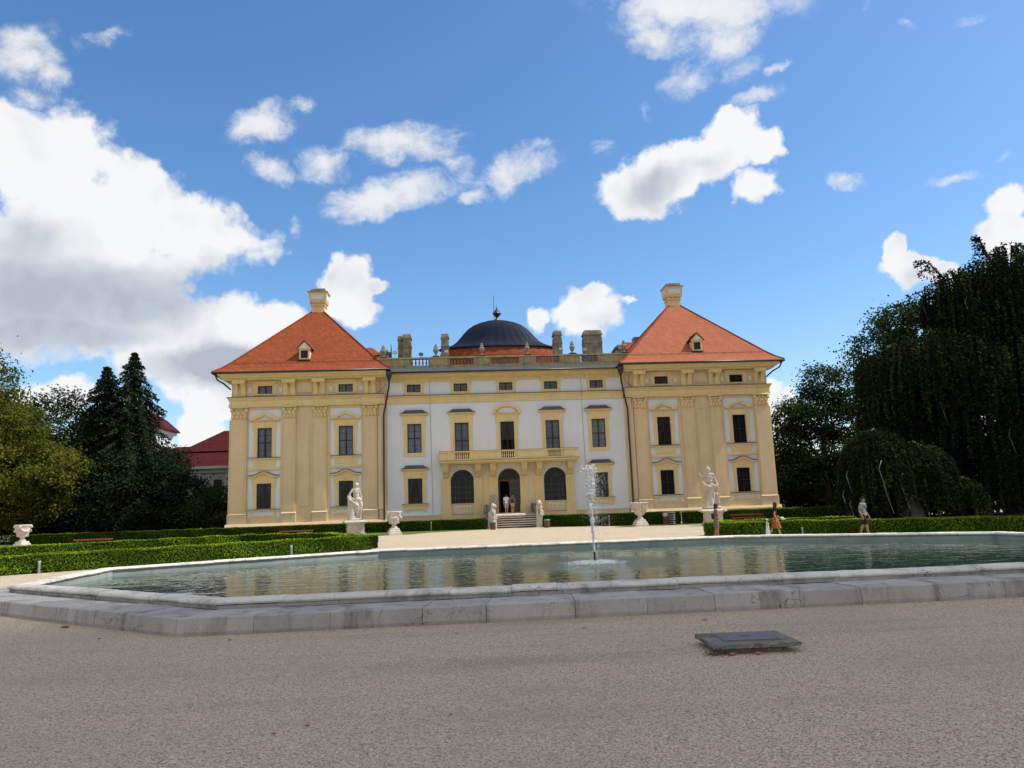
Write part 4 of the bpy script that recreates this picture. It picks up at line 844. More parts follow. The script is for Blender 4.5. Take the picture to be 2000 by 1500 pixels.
def seg_blocks(i, d0, prof, ln, gap, jit, dd=0.0):
    """blocks along edge i of the octagon; prof = [(offset outward, z)...] closed section; mitred at the corners"""
    b = MB(); tones = []; n = len(OCT)
    P = [(off(OCT, d), z) for d, z in prof]
    L = (Vector(OCT[(i+1) % n])-Vector(OCT[i])).length; k = max(1, round(L/ln)); cuts = [0.0]+[(j+random.uniform(-.16, .16))/k for j in range(1, k)]+[1.0]
    for j in range(k):
        g = gap/L; t0 = cuts[j]+(g/2 if j else g*.3); t1 = cuts[j+1]-(g/2 if j < k-1 else g*.3)
        dz = random.uniform(-jit, jit); tn = random.random(); sub = 8; rings = []
        nx = Vector(OCT[(i+1) % n])-Vector(OCT[i]); nx = Vector((nx.y, -nx.x)).normalized()*random.uniform(-jit, jit)
        for q in range(sub+1):
            t = t0+(t1-t0)*q/sub
            w = [random.uniform(-.5, .5)*jit for _ in range(2)]
            rings.append([(p[i][0]+(p[(i+1) % n][0]-p[i][0])*t+nx.x, p[i][1]+(p[(i+1) % n][1]-p[i][1])*t+nx.y, z+(dz+w[0] if z > .02 else 0)) for p, z in P])
        v0 = len(b.v); b.loft(rings); tones += [tn]*(len(b.v)-v0)
    return b, tones
def basin_run(name, prof, ln, gap, jit, m, smooth_deg=None):
    b = MB(); tn = []
    for i in range(8):
        q, t = seg_blocks(i, 0, prof, ln, gap, jit); o = len(b.v); b.v += q.v; b.f += [tuple(x+o for x in f) for f in q.f]; b.m += q.m; tn += t
    ob = b.build(name, m, BASIN); a = ob.data.attributes.new('tone', 'FLOAT', 'POINT'); a.data.foreach_set('value', np.array(tn, dtype=np.float32))
    if smooth_deg: smooth_by_angle(ob, smooth_deg)
    return ob
basin_run('step', [(.97, 0), (.985, .06), (.96, .27), (.945, .285), (.05, .293), (.05, 0)], 1.2, .008, .009, BAS)
basin_run('coping_base', [(.025, .29), (.025, .356), (-.30, .356), (-.30, .29)], 1.0, .006, .005, BAS)
basin_run('coping', [(.025, .357), (.055, .368), (.068, .395), (.058, .422), (.02, .445), (-.05, .455), (-.28, .458), (-.36, .444), (-.39, .40), (-.36, .357)], 1.0, .007, .007, RIMM, 40)
IN = off(OCT, -.34)
b = MB(); n = 8; b.add([(*p, .335) for p in IN]+[(*p, -.7) for p in IN], [(i, (i+1) % n, (i+1) % n+n, i+n) for i in range(n)]); b.build('inner_wall', mat('pool_wall_render', (.26, .30, .30, 1), (.36, .39, .38, 1), 1.2, .8, .2, 20, .2, .5, (.14, .18, .17, 1)), BASIN)
b = MB(); b.add([(*p, -.7) for p in IN], [tuple(range(8))]); b.build('pool_floor', mat('pool_floor', (.12, .17, .15, 1), (.16, .21, .18, 1), 1.0, .9), BASIN)
def water_mat():
    m = bpy.data.materials.new('pool_water'); m.use_nodes = True; N = NT(m.node_tree)
    o = N.n('ShaderNodeTexCoord').outputs['Object']
    a = N.noise(N.vmap(o, (.50, 1.0, 1), (0, 0, .10)), 1.7, 1.5, .5, .5).outputs['Fac']; c = N.noise(N.vmap(o, (.6, 1.2, 1), (0, 0, -.12)), 4.2, 2, .5, .3).outputs['Fac']
    # rings spreading from the falling water
    ctr = N.vmap(o, loc=(1.05, 51.5, 0)); ln = N.n('ShaderNodeVectorMath', operation='LENGTH'); N.t.links.new(ctr, ln.inputs[0])
    near = N.sstep(ln.outputs['Value'], 3.4, .2)
    chop = N.math('MULTIPLY', N.noise(o, 13, 3, .6).outputs['Fac'], N.math('MULTIPLY', near, 1.1))
    h = N.math('ADD', N.math('ADD', N.math('MULTIPLY', a, 1.0), N.math('MULTIPLY', c, .26)), chop)
    bmp = N.n('ShaderNodeBump', {'Strength': .27, 'Distance': .10, 'Height': h})
    col = N.ramp(N.noise(o, .25, 3).outputs['Fac'], [(.35, (.038, .075, .052)), (.65, (.05, .092, .068))])
    bs = N.n('ShaderNodeBsdfPrincipled', {'Base Color': col, 'Roughness': .015, 'IOR': 1.33, 'Specular IOR Level': .5}); N.t.links.new(bmp.outputs[0], bs.inputs['Normal'])
    N.t.links.new(bs.outputs[0], N.n('ShaderNodeOutputMaterial').inputs[0]); return m
sheet('pool_water', off(OCT, -.345), .20, water_mat())

# ------------------------------------------------------------------ fountain jet
DROP = bpy.data.materials.new('white_water'); DROP.use_nodes = True
def drop_mat():
    N = NT(DROP.node_tree)
    bs = N.n('ShaderNodeBsdfPrincipled', {'Base Color': (.93, .93, .93, 1), 'Roughness': .12, 'Specular IOR Level': .8})
    tr = N.n('ShaderNodeBsdfTransparent', {'Color': (.95, .97, 1, 1)}); mx = N.n('ShaderNodeMixShader', {0: .68})
    N.t.links.new(tr.outputs[0], mx.inputs[1]); N.t.links.new(bs.outputs[0], mx.inputs[2]); N.t.links.new(mx.outputs[0], N.n('ShaderNodeOutputMaterial').inputs[0])
drop_mat()
JET = thing('fountain_jet', 'single white water jet rising from a dark nozzle in the pool', 'fountain', (-1.05, -51.5, .2))
m = MB(); m.tube([(0, 0, -.3), (0, 0, .30)], .026, 10); m.tube([(0, 0, .27), (0, 0, .31)], .032, 10); m.build('nozzle', PIPE_BK, JET)
OCTA_V = np.array([(1, 0, 0), (-1, 0, 0), (0, 1, 0), (0, -1, 0), (0, 0, 1), (0, 0, -1)], float)
OCTA_F = np.array([(0, 2, 4), (2, 1, 4), (1, 3, 4), (3, 0, 4), (2, 0, 5), (1, 2, 5), (3, 1, 5), (0, 3, 5)])
def drops(name, C, rad, parent, m, elong=None):
    n = len(C); s = rad[:, None, None]*np.ones((n, 1, 3)); s[:, 0, 2] *= (elong if elong is not None else 1.0)
    s[:, 0, 0] *= rng.uniform(.6, 1.4, n)
    V = (OCTA_V[None]*s+C[:, None, :]).reshape(-1, 3); F = (OCTA_F[None]+6*np.arange(n)[:, None, None]).reshape(-1, 3)
    o = np_mesh(name, V, F, m, parent); o.data.polygons.foreach_set('use_smooth', [True]*len(o.data.polygons)); return o
n = 1700; h = rng.uniform(0, 1, n)**.9; z = .3+2.45*h
w = .010+.085*h**1.5; a = rng.normal(0, 1, (n, 2)); lean = -.05*h+.07*np.sin(h*9)*h**2
C = np.stack([a[:, 0]*w+lean, a[:, 1]*w, z], 1); keep = rng.uniform(0, 1, n) < 1-.35*h
rad = rng.uniform(.005, .018, n)*(.7+.6*h); lump = np.sin(z*7)+np.sin(z*17+1)
drops('water_column', C[keep], rad[keep]*(1+.25*lump[keep]), JET, DROP, 1.9)
m = MB(); pts = [(-.05*t-.0+.012*math.sin(t*30), .01*math.sin(t*23), .3+2.2*t) for t in np.linspace(0, .62, 22)]; m.tube(pts, [.012+.016*t+.005*abs(math.sin(i*2.1)) for i, t in enumerate(np.linspace(0, 1, 22))], 8); m.build('water_core', DROP, JET, smooth=True)
n = 2600; r = np.abs(rng.normal(0, .26, n)); an = rng.uniform(0, 2*np.pi, n); zz = rng.uniform(0, 1, n)**.6*2.65+.02
C = np.stack([r*np.cos(an)+.12, r*np.sin(an), zz], 1); drops('falling_drops', C, rng.uniform(.002, .0065, n), JET, DROP, 2.2)
n = 1700; r = np.sqrt(rng.uniform(0, 1, n))*1.05*rng.uniform(.3, 1, n); an = rng.uniform(0, 2*np.pi, n)
C = np.stack([r*np.cos(an), r*np.sin(an), np.abs(rng.normal(0, .04, n))*(1.3-r)+.004], 1); drops('splash', C, rng.uniform(.004, .013, n), JET, DROP, 1.1)

# ------------------------------------------------------------------ manhole slab and fallen leaves
MH = thing('manhole_cover', 'rusty purple grey steel hatch set in a chipped concrete slab on the gravel', 'manhole', (-1.28, -63.55, 0), R(-2))
CONC = stone_mat('dark_mossy_concrete', (.22, .205, .18, 1), (.30, .28, .25, 1), (.055, .05, .042, 1))
def rough_slab(x0, x1, y0, y1, z0, z1, nx, ny, j, hole=None):
    b = MB()
    xs = np.linspace(x0, x1, nx+1); ys = np.linspace(y0, y1, ny+1)
    loop = [(x, y0) for x in xs[:-1]]+[(x1, y) for y in ys[:-1]]+[(x, y1) for x in xs[::-1][:-1]]+[(x0, y) for y in ys[::-1][:-1]]
    J = lambda: random.uniform(-j, j)
    ins = [((x-(x0+x1)/2)*.975+(x0+x1)/2, (y-(y0+y1)/2)*.965+(y0+y1)/2) for x, y in loop]
    r = [[(x+J(), y+J(), z0) for x, y in loop], [(x+J()*1.5, y+J()*1.5, (z0+z1)/2+J()) for x, y in loop], [(x+J(), y+J(), z1-.012+J()*.4) for x, y in loop], [(x+J()*.5, y+J()*.5, z1) for x, y in ins]]
    return b.loft(r)
o = rough_slab(-.52, .55, -.42, .42, .070, .125, 26, 20, .010).build('slab', CONC, MH)
o = rough_slab(-.40, .40, -.33, .33, -.03, .075, 20, 16, .022).build('footing', CONC, MH)
m = MB(); m.box(-.34, .36, -.27, .29, .125, .132); m.build('frame', mat('rust_frame', (.13, .11, .12, 1), (.2, .13, .10, 1), 9, .7, .2, 60), MH)
m = MB(); m.box(-.315, .335, -.245, .265, .132, .139); lid = m.build('lid', mat('purple_grey_steel', (.10, .092, .112, 1), (.14, .128, .148, 1), 5, .5, .15, 90, .5, fine=.3), MH)
m = MB(); m.box(-.06, .08, -.005, .02, .1392, .1415); m.box(-.02, .06, .0, .035, .1392, .1410); m.build('lift_slot', PIPE_BK, lid)
for k, (x, y, z, s) in enumerate(((-.33, -.45, 0, .05), (-.02, -.47, 0, .06))):
    m = MB(); m.lathe([(.012, 0), (.03, .008), (.034, .02), (.02, .033), (.004, .036)], 7, (0, 0, 0), 1.2, .8, 3, .12); o = m.build('brick_crumb', mat('orange_brick_crumb_%d' % k, (.42, .15, .085, 1), (.34, .12, .07, 1), 20, .9), None, True, (-1.28+x, -63.55+y, 0)); tag(o, ('left' if k == 0 else 'right')+' one of two orange brick crumbs before the hatch slab', 'brick crumb', 'brick crumbs by the hatch')
m = MB()
for _ in range(60):
    x, y = random.gauss(-.50, .07), random.gauss(-.40, .06); h = random.uniform(.02, .06); a = random.uniform(0, 6); m.add([(x, y, 0), (x+.012*math.cos(a), y+.012*math.sin(a), 0), (x+random.gauss(0, .03), y+random.gauss(0, .03), h)], [(0, 1, 2)])
tag(m.build('grass_tuft', mat('weed_green', (.05, .10, .02, 1)), None, loc=(-1.28, -63.55, 0)), 'small green weeds at the left corner of the manhole slab', 'grass', kind='stuff')
LEAFM = mat('dry_brown_leaf', (.30, .13, .045, 1), (.18, .075, .03, 1), 30, .8)
lv = [(-11.93, -58.58, .085, 'largest of the dry leaves, orange strip left of the basin corner'), (-8.35, -61.0, .035, 'dry leaf lying at the foot of the front basin corner'), (-10.6, -60.2, .03, 'dry leaf just left of the front basin corner'),
      (-1.05, -61.25, .05, 'dark dry leaf between the hatch slab and the basin step'), (-6.21, -66.1, .028, 'curled brown leaf lower right of two on open gravel'), (-6.45, -66.3, .024, 'grey brown leaf lower left of two on open gravel'), (-4.95, -66.0, .022, 'reddish dry leaf nearest the middle of the foreground gravel'), (-4.9, -61.4, .04, 'dry leaf close to the middle of the basin step'), (-3.0, -61.5, .04, 'dry leaf below the basin step left of the hatch')]
for x, y, s, lab in lv:
    m = MB(); a = random.uniform(0, 3.1); n = 8; pts = []
    for i in range(n): t = 2*math.pi*i/n; px, py = s*math.cos(t)*(1 if s < .08 else 1.4), s*.5*math.sin(t)*(1-.5*math.cos(t)); pts.append((px*math.cos(a)-py*math.sin(a), px*math.sin(a)+py*math.cos(a), .006+.25*s*(py/s/.5)**2+random.uniform(0, .006)))
    m.loft([pts, [(p[0], p[1], p[2]+.003) for p in pts]]); tag(m.build('fallen_leaf', LEAFM, None, False, (x, y, 0)), lab, 'leaf', 'dry leaves on the gravel')

# ------------------------------------------------------------------ a passing cumulus high to the right, whose shadow lies over the near gravel
def passing_cloud():
    C0 = Vector((50, -160, 0))+sd*1150; bm = bmesh.new(); bmesh.ops.create_icosphere(bm, subdivisions=5, radius=1.0)
    from mathutils import noise as mn
    for v in bm.verts:
        d = v.co.normalized(); k = (abs(d.x)**4+abs(d.y)**4)**-.25 if (abs(d.x)+abs(d.y)) > .3 else 1/max(.3, (d.x**2+d.y**2)**.5)
        k = min(k, 1.25); n1 = mn.fractal(d*2.6, 1.0, 2.0, 5)
        v.co = Vector((d.x*78*k, d.y*104*k, max(d.z, -.25)*42))*(1+.10*n1)
    me = bpy.data.meshes.new('cloud'); bm.to_mesh(me); bm.free(); me.polygons.foreach_set('use_smooth', [True]*len(me.polygons))
    m = bpy.data.materials.new('cloud_white'); m.use_nodes = True; N = NT(m.node_tree); a = N.n('ShaderNodeBsdfDiffuse', {'Color': (.9, .9, .9, 1)}); b = N.n('ShaderNodeBsdfTranslucent', {'Color': (.8, .82, .85, 1)}); x = N.n('ShaderNodeMixShader', {0: .35})
    N.t.links.new(a.outputs[0], x.inputs[1]); N.t.links.new(b.outputs[0], x.inputs[2]); N.t.links.new(x.outputs[0], N.n('ShaderNodeOutputMaterial').inputs[0]); me.materials.append(m)
    o = bpy.data.objects.new('cloud', me); COL.objects.link(o); o.location = C0; o['kind'] = 'structure'
passing_cloud()
# ------------------------------------------------------------------ leaves
def leaf_mat(name, dark, mid, light, trans=.30, rough=.6):
    m = bpy.data.materials.new(name); m.use_nodes = True; N = NT(m.node_tree)
    at = N.n('ShaderNodeAttribute', attribute_name='tone')
    col = N.ramp(at.outputs['Fac'], [(0.0, dark), (.5, mid), (1.0, light)])
    d = N.n('ShaderNodeBsdfPrincipled', {'Base Color': col, 'Roughness': .85, 'Specular IOR Level': .03})
    t = N.n('ShaderNodeBsdfTranslucent', {'Color': col}); mx = N.n('ShaderNodeMixShader', {0: trans})
    N.t.links.new(d.outputs[0], mx.inputs[1]); N.t.links.new(t.outputs[0], mx.inputs[2]); N.t.links.new(mx.outputs[0], N.n('ShaderNodeOutputMaterial').inputs[0]); return m
BARK = mat('grey_brown_bark', (.12, .095, .07, 1), (.07, .055, .042, 1), 3, .95, .8, 25, .1, stretch=(3, 3, .5))
BARK_G = mat('pale_grey_beech_bark', (.24, .225, .20, 1), (.15, .14, .125, 1), 3, .9, .4, 20, .1)
def leaf_cards(P, Nrm, size, asp=.62):
    """one four-cornered leaf per point, lying across its normal"""
    n = len(P); t = rng.normal(size=(n, 3)); t -= (t*Nrm).sum(1, keepdims=True)*Nrm; t /= np.linalg.norm(t, axis=1, keepdims=True)+1e-9; b = np.cross(Nrm, t)
    s = (size*rng.uniform(.7, 1.3, n))[:, None] if np.isscalar(size) else size[:, None]
    V = np.stack([P-t*s, P+b*s*asp-t*s*.1, P+t*s, P-b*s*asp-t*s*.1], 1).reshape(-1, 3)
    return V, np.arange(4*n).reshape(n, 4)
def unit(v): return v/(np.linalg.norm(v, axis=-1, keepdims=True)+1e-9)
def crown(name, lobes, nclump, per, cr, size, m, parent, flat=.6, tone_c=.30, seed=1, droop=0.0):
    """leaf clumps spread over and inside a set of ellipsoid lobes (cx,cy,cz,rx,ry,rz), local coordinates"""
    global rng
    rng = np.random.default_rng(seed); L = np.array(lobes, float); wt = (L[:, 3]*L[:, 4]+L[:, 4]*L[:, 5]+L[:, 3]*L[:, 5]); pick = rng.choice(len(L), nclump, p=wt/wt.sum())
    d = unit(rng.normal(size=(nclump, 3))); rad = rng.uniform(.62, 1.04, nclump)**.8
    cc = L[pick, :3]+d*L[pick, 3:6]*rad[:, None]
    ct = rng.normal(.5, tone_c, nclump); cs = cr*rng.uniform(.55, 1.35, nclump)
    k = rng.poisson(per*(cs/cr)**2, nclump)+2; idx = np.repeat(np.arange(nclump), k)
    g = rng.normal(size=(len(idx), 3)); g[:, 2] *= flat; P = cc[idx]+g*cs[idx, None]*.5
    if droop: P[:, 2] -= droop*np.abs(rng.normal(size=len(idx)))
    Nn = unit(rng.normal(size=(len(idx), 3))*.75+np.array([0, 0, .75])+d[idx]*.5)
    V, Q = leaf_cards(P, Nn, size)
    tone = np.clip(ct[idx]+rng.normal(0, .16, len(idx)), 0, 1)
    return np_mesh(name, V, Q, m, parent, np.repeat(tone, 4))
def trunk(name, pts, r0, r1, limbs, m, parent, seed=0):
    b = MB(); rs = [r0+(r1-r0)*i/(len(pts)-1) for i in range(len(pts))]; rs[0] *= 1.35; b.tube(pts, rs, 12)
    rr_ = random.Random(seed)
    for (q, tip, r) in limbs:
        q, tip = Vector(q), Vector(tip); mid = (q+tip)/2+Vector((rr_.uniform(-.6, .6), rr_.uniform(-.6, .6), rr_.uniform(.2, .9))); b.tube([q, (q+mid)/2+Vector((0, 0, .15)), mid, (mid+tip)/2, tip], [r, r*.8, r*.6, r*.4, r*.15], 7)
    return b.build(name, m, parent, smooth=True)
def broadleaf(name, label, base, lobes, m, nclump, per, cr, size, group, seed, th=None, tr=.45, flat=.6):
    t = thing(name, label, 'tree', base, 0, group)
    L = [(x, y, z, a, b, c) for x, y, z, a, b, c in lobes]; zc = sum(l[2] for l in L)/len(L); th = th or zc
    trunk('trunk', [(0, 0, -.1), (.1, .05, th*.35), (-.05, .1, th*.7), (.05, 0, th*1.15)], tr, tr*.35, [((0, 0, th*(.45+.12*(i % 4))), (l[0]*.8, l[1]*.8, l[2]+l[5]*.2), tr*.42) for i, l in enumerate(L)], BARK, t, seed)
    crown('crown', L, nclump, per, cr, size, m, t, flat, seed=seed); return t
LF_OR = leaf_mat('sunlit_yellowing_leaves', (.045, .07, .012), (.10, .125, .02), (.19, .165, .028), .35)
LF_DK = leaf_mat('dark_green_leaves', (.014, .026, .010), (.032, .055, .018), (.055, .085, .026), .28)
LF_MD = leaf_mat('mid_green_leaves', (.02, .035, .012), (.045, .07, .02), (.085, .105, .03), .3)
LF_CON = leaf_mat('dark_conifer_needles', (.008, .016, .010), (.018, .032, .017), (.034, .052, .024), .12, .7)
LF_BE = leaf_mat('weeping_beech_leaves', (.007, .012, .006), (.016, .027, .010), (.055, .078, .02), .18)
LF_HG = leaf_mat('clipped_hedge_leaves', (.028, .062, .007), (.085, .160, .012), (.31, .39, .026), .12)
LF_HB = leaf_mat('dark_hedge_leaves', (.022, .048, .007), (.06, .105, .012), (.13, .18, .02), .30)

# ---- trees on the left
broadleaf('broadleaf_tree', 'large yellow green tree with sunlit rusty leaves at the left edge', (-55.5, 8, 0), [(.6, 0, 15.6, 4.8, 5, 4.4), (-2.5, 0, 18.0, 5, 5, 3.4), (4.2, -1, 10.4, 4.6, 5, 4.2), (7.6, -1.5, 7.2, 4.6, 4.5, 3.4), (-2, -2, 8, 7, 6, 5), (6.0, 1, 4.2, 5.2, 5, 2.6), (-8, 0, 10, 6, 6, 6), (0, -2, 12, 5.5, 4, 4)], LF_OR, 1150, 95, 1.35, .155, None, 11, th=11)
broadleaf('broadleaf_tree', 'dark leafy tree seen between the yellow tree and the firs', (-60.5, 36, 0), [(1, 0, 15.5, 5, 5, 4.6), (4, 1, 12, 4.5, 4, 4), (-4, 0, 13, 4, 4, 4.5), (1, 0, 8, 6.5, 5, 4.5), (5.5, 0, 7, 4, 4, 4)], LF_DK, 460, 75, 1.4, .20, None, 12, th=10)
def conifer(name, label, base, H, rad, ntier, seed, dens=1.0, low=.02, tip=1.0):
    global rng
    rng = np.random.default_rng(seed); t = thing(name, label, 'tree', base)
    b = MB(); b.tube([(0, 0, -.1), (0, 0, H*.5), (0, 0, H)], [.42, .25, .03], 10)
    Ps, Ns, Ts = [], [], []
    for i in range(ntier):
        f = low+(1-low)*(i+rng.uniform(0, .8))/ntier; z = H*f; rr = rad*(1-f)**.78*rng.uniform(.72, 1.12)+.18
        nb = max(8, int(11*(1-f)+6))
        for k in range(nb):
            a = 2*np.pi*(k+rng.uniform(-.4, .4))/nb; ln = rr*rng.uniform(.7, 1.15); m_ = int(max(30, 62*ln/rad*dens)); s = rng.uniform(.08, 1, m_)**.75
            dirv = np.array([np.cos(a), np.sin(a)]); zz = z+ln*(.10*s-.42*s**2)+.18*(1-f)*s
            side = rng.normal(0, .17+.16*s*(1-f), m_)
            x = dirv[0]*ln*s-dirv[1]*side; y = dirv[1]*ln*s+dirv[0]*side
            Ps.append(np.stack([x, y, zz-np.abs(rng.normal(0, .20, m_))-.1*np.abs(side)], 1)); Ns.append(unit(rng.normal(size=(m_, 3))*.6+np.array([dirv[0]*.5, dirv[1]*.5, .8]))); Ts.append(np.clip(rng.normal(.45, .22)+rng.normal(0, .12, m_)+.25*(s-.6), 0, 1))
            if f < .9 and k % 2 == 0: b.tube([(0, 0, z), (dirv[0]*ln*.5, dirv[1]*ln*.5, z-.02*ln), (dirv[0]*ln*.92, dirv[1]*ln*.92, z-.28*ln)], [.055, .035, .01], 4)
    b.build('trunk', BARK, t); P = np.concatenate(Ps); V, Q = leaf_cards(P, np.concatenate(Ns), .165+.0*P[:, 0], .5)
    np_mesh('crown', V, Q, LF_CON, t, np.repeat(np.concatenate(Ts), 4)); return t
conifer('fir_tree', 'tallest pointed dark fir tree left of the palace', (-41.6, 16, 0), 21.0, 8.2, 54, 21, 4.2)
conifer('fir_tree', 'shorter blunt topped dark fir just left of the tallest one', (-45.0, 17, 0), 19.7, 7.4, 50, 22, 4.2)
broadleaf('yew_tree', 'dark spreading yew at the foot of the firs by the palace corner', (-38.2, 12.5, 0), [(0, 0, 3.8, 4.6, 4, 4.0), (4.0, 0, 3.2, 3.2, 3.2, 2.9), (-4, 0, 4.6, 4.4, 4, 4.4), (1.5, .5, 7.0, 2.6, 2.6, 2.8), (-7.5, 0, 3.6, 4.5, 3.5, 3.6), (6.5, 0, 1.8, 2, 2, 1.8)], LF_CON, 640, 75, 1.2, .145, None, 23, th=4, tr=.3)
broadleaf('yew_tree', 'wide dark yew in deep shade below the yellow tree', (-50.5, 14, 0), [(0, 0, 3.6, 5.0, 4, 3.6), (-6, 0, 3.2, 5, 4, 3.2), (-12, 0, 4.0, 6, 4, 3.8), (4, 0, 4.2, 3.5, 3.2, 4)], LF_CON, 520, 70, 1.3, .15, None, 24, th=4, tr=.3)
broadleaf('garden_shrub', 'rounded dark shrub against the left corner of the palace', (-29.2, 9.0, 0), [(0, 0, 2.6, 2.2, 2, 2.6), (-2, .5, 2.0, 2, 1.8, 2.0), (1.6, 3, 4.2, 1.6, 1.6, 2.6)], LF_DK, 170, 40, 1.0, .15, None, 25, th=2, tr=.15)
# ---- trees on the right
broadleaf('broadleaf_tree', 'dark open crowned tree right behind the palace corner', (40.0, 18, 0), [(-3.6, 0, 11.5, 2.6, 3, 2.4), (.6, 0, 15.3, 2.6, 3, 2.6), (3.2, .5, 15.0, 2.4, 2.8, 2.6), (-.5, 0, 11.2, 4.0, 3.5, 2.6), (3.0, 0, 10.6, 3.2, 3, 3.0), (-4.2, 0, 8.2, 2.8, 3, 2.4), (0, 0, 7.2, 5.8, 4, 2.6), (-4.6, 0, 4.6, 3.4, 3, 2.8), (1, 0, 3.6, 5, 3, 3.0), (4.8, 0, 5, 3, 3, 4)], LF_DK, 640, 60, 1.2, .175, None, 31, th=9)
broadleaf('broadleaf_tree', 'tall dark tree beside the weeping beech with a ragged left edge', (44.6, 8, 0), [(-2.6, 0, 17.5, 2.4, 3, 2.6), (.5, 0, 20.6, 2.4, 3, 2.4), (3.5, 0, 19.0, 4, 4, 4), (-2.8, 0, 12.5, 2.6, 3, 3.5), (1, 0, 13, 5, 4, 5), (-1.5, 0, 7, 4.4, 4, 5), (5, 0, 8, 6, 5, 7), (-1, 0, 3, 5, 4, 3)], LF_DK, 620, 75, 1.35, .18, None, 32, th=12)
broadleaf('broadleaf_tree', 'low dark tree filling the gap below the open crowned tree', (33.5, 24, 0), [(0, 0, 4.5, 3.2, 3, 4.5), (4, 0, 3.5, 4.5, 3, 3.5), (9, 1, 3.5, 4.5, 3, 3.5), (-2.8, 0, 3.5, 2, 2.5, 3.5), (14, 0, 4, 4, 3, 4)], LF_DK, 480, 70, 1.3, .18, None, 33, th=4, tr=.25)
broadleaf('yew_tree', 'low dark thicket in deep shade under the huge weeping beech', (34, -17, 0), [(-5, 0, 2.2, 4, 2.5, 2.2), (0, -1, 2.4, 4.5, 2.5, 2.4), (6, -2, 2.6, 4.5, 2.5, 2.6), (11, -4, 3, 4.5, 3, 3)], LF_DK, 420, 70, 1.1, .15, None, 35, th=2, tr=.2)
def weeping(name, label, base, lobes, nstr, seed, m, smin, smax, size, sprays=()):
    """a weeping crown: strands hang from arched branches over the lobes, leaves all along them"""
    global rng
    rng = np.random.default_rng(seed); t = thing(name, label, 'tree', base)
    L = np.array(lobes, float); wt = L[:, 3]*L[:, 4]+L[:, 5]*(L[:, 3]+L[:, 4]); pick = rng.choice(len(L), nstr, p=wt/wt.sum())
    d = unit(rng.normal(size=(nstr, 3))*np.array([1, 1, .8])+np.array([0, 0, .45])); d[:, 2] = np.where(d[:, 2] < -.25, -d[:, 2], d[:, 2]); d = unit(d)
    st = L[pick, :3]+d*L[pick, 3:6]*rng.uniform(.86, 1.03, nstr)[:, None]
    ln = rng.uniform(smin, smax, nstr)*(.6+.5*L[pick, 5]/L[:, 5].max()); ln = np.minimum(ln, st[:, 2]-rng.uniform(.15, .9, nstr)); ok = ln > .35; st, ln, d = st[ok], ln[ok], d[ok]
    tn = np.clip(rng.normal(.42, .22, len(st)), 0, 1); Ps, Ts, Ns = [], [], []
    for p, l, dd, tt in zip(st, ln, d, tn):
        k = int(l/(size*.62))+3; s = np.sort(rng.uniform(0, 1, k)); out = np.array([dd[0], dd[1], 0])*.35*np.sqrt(s)[:, None]*min(1, l)
        P = p+out+rng.normal(0, .055, (k, 3))+np.stack([np.zeros(k), np.zeros(k), -l*s], 1); Ps.append(P); Ts.append(np.clip(tt+rng.normal(0, .16, k), 0, 1))
        Ns.append(unit(rng.normal(size=(k, 3))*.7+dd*.8))
    for a, b_, drop in sprays:          # stray branches that stand clear of the crown
        a, b_ = np.array(a, float), np.array(b_, float)
        for f in np.linspace(.15, 1, 16):
            p = a+(b_-a)*f+np.array([0, 0, 1.0*math.sin(f*2.6)]); l = drop*rng.uniform(.4, 1.1); k = int(l/(size*.6))+2; s = rng.uniform(0, 1, k)
            Ps.append(p+rng.normal(0, .08, (k, 3))+np.stack([.15*s, 0*s, -l*s], 1)); Ts.append(rng.uniform(.1, .5, k)); Ns.append(unit(rng.normal(size=(k, 3))))
    P = np.concatenate(Ps); V, Q = leaf_cards(P, np.concatenate(Ns), size, .6); np_mesh('crown', V, Q, m, t, np.repeat(np.concatenate(Ts), 4))
    b = MB(); H = L[:, 2].max(); b.tube([(0, 0, -.1), (.2, .1, H*.4), (0, 0, H*.85)], [.75, .55, .2], 12)
    for l in L: b.tube([(0, 0, H*.45), (l[0]*.5, l[1]*.5, l[2]*.75+l[5]*.6), (l[0], l[1], l[2]+l[5]*.97), (l[0]+.9*np.sign(l[0]), l[1]-.5, l[2]+l[5]*.7)], [.28, .2, .11, .04], 7)
    for a, b_, drop in sprays: a, b_ = Vector(a), Vector(b_); b.tube([a, a.lerp(b_, .5)+Vector((0, 0, .95)), b_+Vector((0, 0, .5))], [.09, .06, .015], 5)
    rr_ = random.Random(seed)
    for _ in range(9):
        l = L[rr_.randrange(len(L))]; a = rr_.uniform(math.pi*.9, math.pi*1.75); x, y = l[0]+l[3]*math.cos(a)*1.02, l[1]+l[4]*math.sin(a)*1.02; z = l[2]+l[5]*rr_.uniform(-.3, .3)
        b.tube([(x, y, z), (x-.3, y-.15, z-.5), (x-.1, y-.2, z-1.4), (x+.15, y-.15, z-2.2)], [.035, .03, .025, .012], 5)
    b.build('trunk', BARK_G, t, smooth=True); return t
